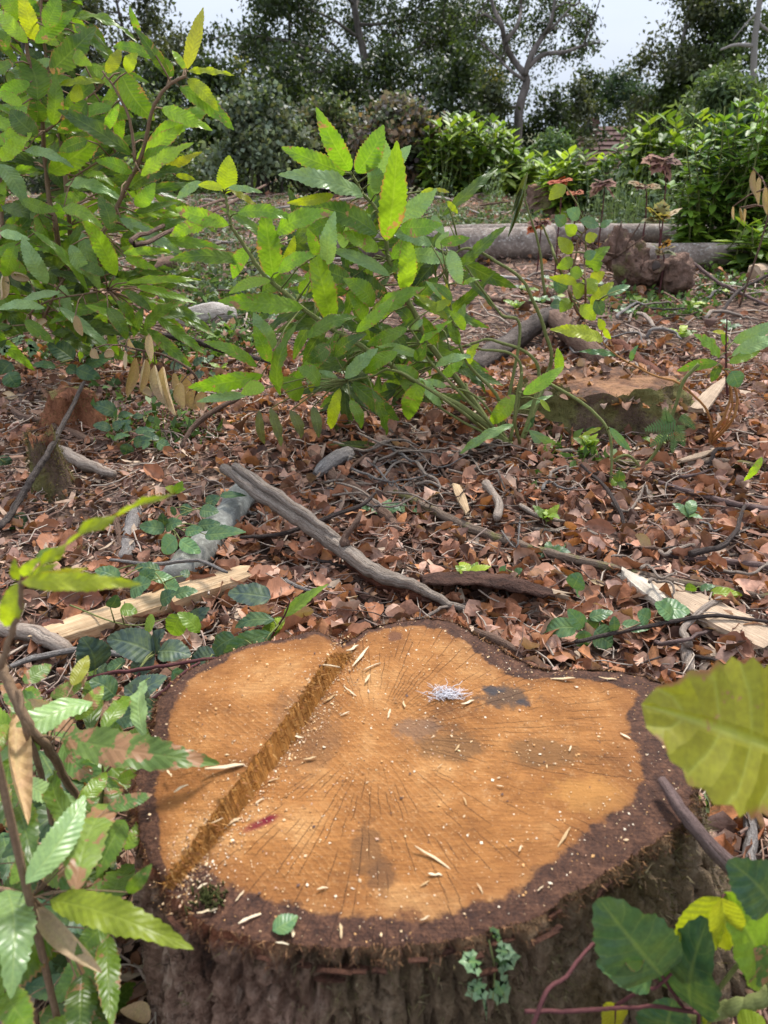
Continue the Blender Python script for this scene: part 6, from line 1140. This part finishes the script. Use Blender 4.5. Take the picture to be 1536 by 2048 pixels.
# chestnut thickets: upright stems with long drooping leaves
def thicket(name, label, px, Y, wpx, tops, nst, leafL, cols, seed, nl=22, mat=None):
    """tops: pixel heights of the shoot tips, left to right"""
    rs = random.Random(seed); c = P(px, 300, Y); hw = wpx*Y/F*.5; e = empty(name, (c.x, Y, hz(c.x, Y)), label, 'thicket'); mb = MB(); V = []; Cc = []
    for k in range(nst):
        u = rs.uniform(-1, 1); yy = Y+rs.uniform(-.5, .5)*hw; x = c.x+u*hw; ty = np.interp(u, np.linspace(-1, 1, len(tops)), tops); top = P(px, ty, yy).z; g = hz(x, yy); top = g+(top-g)*rs.uniform(.55, 1.02); b0 = Vector((x*.9+c.x*.1, yy, g-.02)); tp = Vector((x+rs.gauss(0, .12), yy+rs.gauss(0, .1), top)); md = b0.lerp(tp, .5)+Vector((rs.gauss(0, .05), rs.gauss(0, .05), 0))
        q = spline([tuple(b0), tuple(md), tuple(tp)], 12); v, f, _ = tube(q, np.linspace(.012, .004, 12), 4); mb.add(v, f)
        colr = np.array(cols[rs.randrange(len(cols))])
        for j in range(nl):
            t_ = .12+.88*(j+rs.random())/nl; p = np.array(q[min(11, int(t_*11))]); a = j*2.4+rs.gauss(0, .4); L = leafL*rs.uniform(.6, 1.15)*(1.05-.35*t_); el = (.75 if t_ > .9 else rs.uniform(-.25, .45)); d = np.array([math.cos(a)*math.cos(el), math.sin(a)*math.cos(el), math.sin(el)]); sd = np.cross(d, [0, 0, 1]); sd /= np.linalg.norm(sd)+1e-6; w = L*.19; dr = np.array([0, 0, -.22*L])
            V += [p, p+d*L*.35-sd*w+dr*.1+[0, 0, .02*L], p+d*L*.35+dr*.15-[0, 0, .03*L], p+d*L*.35+sd*w+dr*.1+[0, 0, .02*L], p+d*L*.7-sd*w*.75+dr*.5, p+d*L*.7+dr*.55-[0, 0, .02*L], p+d*L*.7+sd*w*.75+dr*.5, p+d*L+dr]; cl_ = colr*rs.uniform(.65, 1.3)*(1.25 if t_ > .85 else 1); Cc += [cl_]*8
    n = len(V)//8; b = (np.arange(n)*8)[:, None]; F4 = np.concatenate([b+np.array([[1, 2, 5, 4]]), b+np.array([[2, 3, 6, 5]]), b+np.array([[0, 2, 1, 1]])*1, b+np.array([[0, 3, 2, 2]]), b+np.array([[4, 5, 7, 7]]), b+np.array([[5, 6, 7, 7]])])
    mb.obj('stems', BM['green'], e)['kind'] = 'stuff'; fl = [tuple(dict.fromkeys(r)) for r in F4.tolist()]; mobj('foliage', np.array(V), fl, FOL, e, col=np.array(Cc)); return e
CHB = [(.12, .2, .025), (.18, .27, .03), (.25, .33, .035), (.07, .12, .025)]
thicket('chestnut_thicket', 'bright green chestnut thicket in the middle of the far hedge', 965, 12.3, 210, [250, 225, 215, 270, 300], 105, .33, CHB, 3, 24)
thicket('chestnut_thicket', 'low chestnut shoots between the purplish bush and the logs', 905, 12.0, 120, [300, 280, 300], 26, .22, CHB, 4, 20)
thicket('chestnut_thicket', 'bright chestnut thicket in front of the house', 1172, 9.5, 120, [340, 285, 300, 355], 42, .3, CHB, 5, 24)
thicket('chestnut_thicket', 'tall chestnut thicket right of the house', 1350, 9.2, 160, [260, 212, 215, 235], 78, .3, CHB+[(.06, .12, .03)], 6, 24)
thicket('chestnut_thicket', 'leafy chestnut thicket along the right edge', 1500, 6.4, 210, [260, 180, 150, 140], 62, .19, [(.10, .18, .022), (.14, .24, .028), (.21, .31, .03), (.06, .12, .025)], 7, 44)
thicket('chestnut_thicket', 'low chestnut leaves at the right edge above the split log end', 1550, 5.6, 90, [430, 420, 400], 14, .26, CHB, 8, 14)
thicket('chestnut_thicket', 'yellow green low thicket behind the left shrub', 330, 14, 200, [300, 290, 270, 300], 40, .2, [(.10, .17, .04), (.16, .22, .05)], 9, 20)
# ------------------------------------------------------------------ house
Yh = 43; hx = P(1228, 240, Yh).x; hg = hz(hx, Yh); top = P(1228, 258, Yh).z
house = empty('house', (hx, Yh, hg), 'white house with red brown tiled roof half hidden behind the chestnut thicket', 'house')
t = NT('roof_tile'); bk = t.n('ShaderNodeTexBrick'); t.put(bk.inputs['Vector'], t.map(t.coord(), (1, 1, 1))); bk.inputs['Scale'].default_value = 5
rn = t.noise(t.coord(), 3, 4); ROOF = t.bsdf(t.ramp(rn, [(.3, (.12, .06, .05)), (.7, (.19, .11, .095))]), .85, t.bump(rn, .5, .05)); WALLM = NT('render_wall').bsdf((.72, .72, .7), .85); WHT = NT('white_paint').bsdf((.8, .8, .8), .5); GLS = NT('window_glass').bsdf((.03, .04, .05), .1, None, .6); TIM = NT('timber').bsdf((.10, .085, .075), .8)
w, dpt, ev = 2.3, 1.7, hg+2.0
v, f = box(hx-w, hx+w, Yh-dpt, Yh+dpt, hg-.3, ev); mobj('wall', v, f, WALLM, house, smooth=False)
rv = [(hx-w-.3, Yh-dpt-.35, ev-.2), (hx+w+.3, Yh-dpt-.35, ev-.2), (hx+w+.3, Yh, top), (hx-w-.3, Yh, top), (hx-w-.3, Yh+dpt+.35, ev-.2), (hx+w+.3, Yh+dpt+.35, ev-.2)]
ro = mobj('roof', rv, [(0, 1, 2, 3), (3, 2, 5, 4)], ROOF, house, smooth=False); ro.modifiers.new('s', 'SOLIDIFY').thickness = .15
for sx_ in (-1, 1): mobj('gable_wall', [(hx+sx_*w, Yh-dpt, ev), (hx+sx_*w, Yh+dpt, ev), (hx+sx_*w, Yh, top-.2)], [(0, 1, 2)], WALLM, house, smooth=False)
# rows of tiles on the near slope
for rr_ in range(9):
    a = (rr_+.1)/9; b_ = (rr_+1)/9; z0, z1 = ev-.2+(top-ev+.2)*a+.17, ev-.2+(top-ev+.2)*b_+.12; y0, y1 = Yh-dpt-.35+(dpt+.35)*a, Yh-dpt-.35+(dpt+.35)*b_
    to = mobj('tile_course', [(hx-w-.3, y0, z0), (hx+w+.3, y0, z0), (hx+w+.3, y1, z1), (hx-w-.3, y1, z1)], [(0, 1, 2, 3)], ROOF, ro, smooth=False); to.location = (0, 0, 0); to.parent = ro; to.modifiers.new('s', 'SOLIDIFY').thickness = .05
gx = P(1252, 240, Yh).x; gz = P(1252, 282, Yh-dpt-.6).z; gw = .8
v, f = box(gx-gw, gx+gw, Yh-dpt-.9, Yh-dpt+.4, hg-.3, gz-1.3); mobj('porch_wall', v, f, WALLM, house, smooth=False)
yy = Yh-dpt-.9; mobj('gable_wall', [(gx-gw, yy, gz-1.3), (gx+gw, yy, gz-1.3), (gx, yy, gz-.1)], [(0, 1, 2)], WALLM, house, smooth=False)
for s_ in (-1, 1):
    o = mobj('gable_roof', [(gx, yy-.2, gz), (gx+s_*(gw+.2), yy-.2, gz-1.5), (gx+s_*(gw+.2), Yh-.6, gz-1.5), (gx, Yh-.6, gz)], [(0, 1, 2, 3)], ROOF, house, smooth=False); o.modifiers.new('s', 'SOLIDIFY').thickness = .1
    v, f, _ = tube([(gx, yy-.25, gz-.05), (gx+s_*(gw+.2), yy-.25, gz-1.55)], [.09, .09], 4); mobj('barge_board', v, f, WHT, house, smooth=False)
for x_ in (-.6, -.25, .0, .25, .6): v, f = box(gx+x_-.05, gx+x_+.05, yy-.06, yy-.02, gz-2.6, gz-1.3-(.0 if abs(x_) > .1 else -.4)); mobj('timber', v, f, TIM, house, smooth=False)
for x_, z_ in ((gx-.4, gz-2.3), (gx+.4, gz-2.3), (hx-1.6, ev-1.2)):
    ywin = yy-.05 if abs(x_-gx) < 1 else Yh-dpt-.03; v, f = box(x_-.3, x_+.3, ywin-.05, ywin, z_, z_+.9); wo_ = mobj('window', v, f, WHT, house, smooth=False)
    for dx in (-.14, .14): v, f = box(x_+dx-.11, x_+dx+.11, ywin-.07, ywin-.055, z_+.08, z_+.82); pn = mobj('pane', v, f, GLS, house, smooth=False); pn.parent = wo_; pn.location = (0, 0, 0)
v, f = box(hx-1.4, hx-.8, Yh-.3, Yh+.3, top-.5, top+.55); mobj('chimney', v, f, ROOF, house, smooth=False)
# ------------------------------------------------------------------ red seedlings and weeds in the middle distance
def maple_seedling(label, px, py, Y, gpy, spec, mat):
    b = P(px, gpy, Y); p = Plant('maple_seedling', label, 'seedling', Vector((b.x, Y, hz(b.x, Y)))); p.stem([p.base, P(px+2, (py+gpy)/2, Y), P(px, py, Y)], (.006, .003), 'cane')
    for (dx, dy, l, m) in spec:
        B = P(px+dx*.1, py+dy*.1, Y); T = P(px+dx*1.15, py+dy*1.15+4, Y-.04+random.uniform(-.05, .05)); put_leaf(p.e, B, T, l*1.1*Y/F, 'maple', m or mat, nrm=Vector((random.gauss(0, .12), -.3, 1)))
    p.done('cane'); return p
maple_seedling('seedling with a flat vermilion leaf before the pale sawn stump', 1122, 358, 5.4, 430, [(20,-3,34,'red'),(-20,3,34,'red'),(2,8,26,'red'),(4,-8,26,'red')], 'red')
maple_seedling('seedling with orange red leaf below the vermilion one', 1150, 382, 5.4, 440, [(16,0,26,'red'),(-14,2,26,'red'),(0,6,20,'plum')], 'red')
maple_seedling('purple seedling with tiered leaves beside the pale sawn stump', 1205, 362, 5.6, 430, [(24,4,30,None),(-18,6,30,None),(18,-8,26,None),(-10,-6,26,None),(26,26,20,None),(-24,24,24,None)], 'plum')
maple_seedling('tall plum coloured seedling in front of the right thicket', 1328, 315, 5.2, 470, [(34,6,44,None),(-40,2,44,None),(16,-8,36,None),(-18,-8,36,None),(4,12,30,None),(8,30,30,None),(-22,24,30,None),(14,38,24,None)], 'plum')
maple_seedling('seedling with green and orange lobed leaves in front of the knobbly stump', 1318, 440, 4.9, 520, [(8,-40,36,'autumn'),(-14,-30,40,'autumn'),(14,-16,36,'autumn'),(-4,-10,34,'autumn'),(40,-28,20,'dry'),(-30,-5,24,'autumn')], 'autumn')
maple_seedling('seedling with yellow brown leaf pair above the weeds', 1290, 368, 5.3, 470, [(30,2,30,'autumn'),(-30,-8,34,'autumn'),(-14,4,24,'plum')], 'autumn')
maple_seedling('reddish low seedling at the left end of the pink log', 1080, 440, 5.6, 480, [(20,4,28,None),(-22,6,28,None),(4,14,26,'autumn'),(-10,-6,22,None),(16,-8,22,'red'),(-24,20,24,'red')], 'plum')
maple_seedling('autumn coloured seedling growing on the knobbly stump', 1325, 500, 4.85, 545, [(22,-12,26,None),(-18,-16,24,None),(10,-26,24,None),(-10,4,22,None),(26,4,20,None)], 'autumn')
hp = Plant('dry_leaf_spray', 'dead leaves hanging from a branch at the right edge', 'dead branch', Vector((*P(1510, 470, 4.6)[:2], 0))); hp.stem([hp.base]+PS([(1540,420),(1530,370),(1505,335)], 4.6), (.006, .003), 'brown')
hp.leaves([(1508,338,1512,395,18,'dry','dry'),(1520,352,1518,410,18,'dry','dry'),(1530,372,1534,430,18,'dry','dry'),(1466,412,1468,440,9,'dry','dry'),(1480,414,1482,445,10,'dry','dry'),(1490,416,1488,448,10,'dry','dry')], 4.6, maxstalk=.25); hp.done('brown')
# weeds and grass in the clearing: nobody could count them
def weeds(name, label, rects, n, size, cols, tall=.08, elong=.5):
    V, Fc, Cc = [], [], []; base = 0
    for (x0, y0, x1, y1, wgt) in rects:
        m = int(n*wgt); px = rng.uniform(x0, x1, m); py = rng.uniform(y0, y1, m); pts = np.array([G(a, b) for a, b in zip(px, py)]); keep = np.array([noise.noise((p[0]*1.4, p[1]*1.1, 3)) > -.15 for p in pts]); pts = pts[keep]
        rep = 5; c = np.repeat(pts, rep, 0)+np.c_[rng.normal(0, .045, (len(pts)*rep, 2)), np.abs(rng.normal(0, tall, len(pts)*rep))]; v, f, cc = foliage(c, .02, len(c), size, cols, elong, -.3); V.append(v); Fc.append(f+base); base += len(v); Cc.append(cc)
        # thin stalks
        k = len(pts); o = pts; d = unit(np.c_[rng.normal(0, .25, (k, 2)), np.ones(k)]); L = np.abs(rng.normal(tall*1.6, tall*.6, k)); sd = np.c_[np.ones(k)*.0022, np.zeros(k), np.zeros(k)]; v = np.stack([o-sd, o+sd, o+d*L[:, None]+sd*.3, o+d*L[:, None]-sd*.3], 1).reshape(-1, 3); V.append(v); Fc.append(np.arange(4*k).reshape(-1, 4)+base); base += 4*k; Cc.append(np.tile(np.array(cols[0])*1.2, (4*k, 1)))
    props(mobj(name, np.vstack(V), np.vstack(Fc), FOL, col=np.vstack(Cc), smooth=False), label, 'weeds', kind='stuff')
weeds('weeds', 'low pale green weeds scattered over the far clearing', [(360,395,640,470,.2),(330,470,620,620,.2),(860,405,1100,462,.22),(1130,455,1500,500,.12),(640,400,900,460,.06),(0,430,360,560,.1)], 2600, .055, [(.13, .17, .09), (.10, .15, .06), (.18, .23, .13), (.08, .13, .04)], .05)
weeds('tall_weeds', 'pale grey green tall weeds before the right thicket', [(1200,440,1500,480,.7),(870,400,920,420,.08),(950,395,1000,415,.08),(1160,430,1240,470,.2)], 620, .06, [(.14, .19, .10), (.10, .15, .07), (.19, .25, .15)], .28, .4)
weeds('green_ground_cover', 'small green leaves creeping over the ground between the shrubs', [(380,560,520,760,.4),(1180,570,1420,640,.2),(60,690,350,730,.15),(1080,895,1180,950,.015),(200,760,420,900,.07),(1420,520,1536,600,.1)], 900, .045, [(.08, .15, .03), (.12, .2, .04), (.06, .11, .03)], .03)

for q in range(34):
    x, y = random.choice([(random.uniform(980, 1500), random.uniform(570, 700)), (random.uniform(400, 560), random.uniform(600, 760)), (random.uniform(560, 1500), random.uniform(900, 1230)), (random.uniform(1050, 1500), random.uniform(560, 640))])
    b = G(x, y)
    if in_stump(b.x, b.y, .08)[0]: continue
    p = Plant('seedling', 'small green seedling sprouting through the litter', 'seedling', b, 'small seedlings in the litter'); h_ = random.uniform(.02, .07); p.stem([b, b+Vector((.003, 0, h_))], (.0014, .001), 'green', n=5); n_ = random.randint(3, 6); m = random.choice(['mint', 'hazel', 'bramble', 'hazel'])
    for k_ in range(n_):
        a = k_*2.4+random.random(); L = random.uniform(.03, .06)*(1.5 if y < 700 else 1); put_leaf(p.e, b+Vector((0, 0, h_*(.6+.4*k_/n_))), b+Vector((math.cos(a)*L, math.sin(a)*L, h_+random.uniform(-.01, .02))), None, 'small', m, nrm=Vector((0, -.3, 1)))
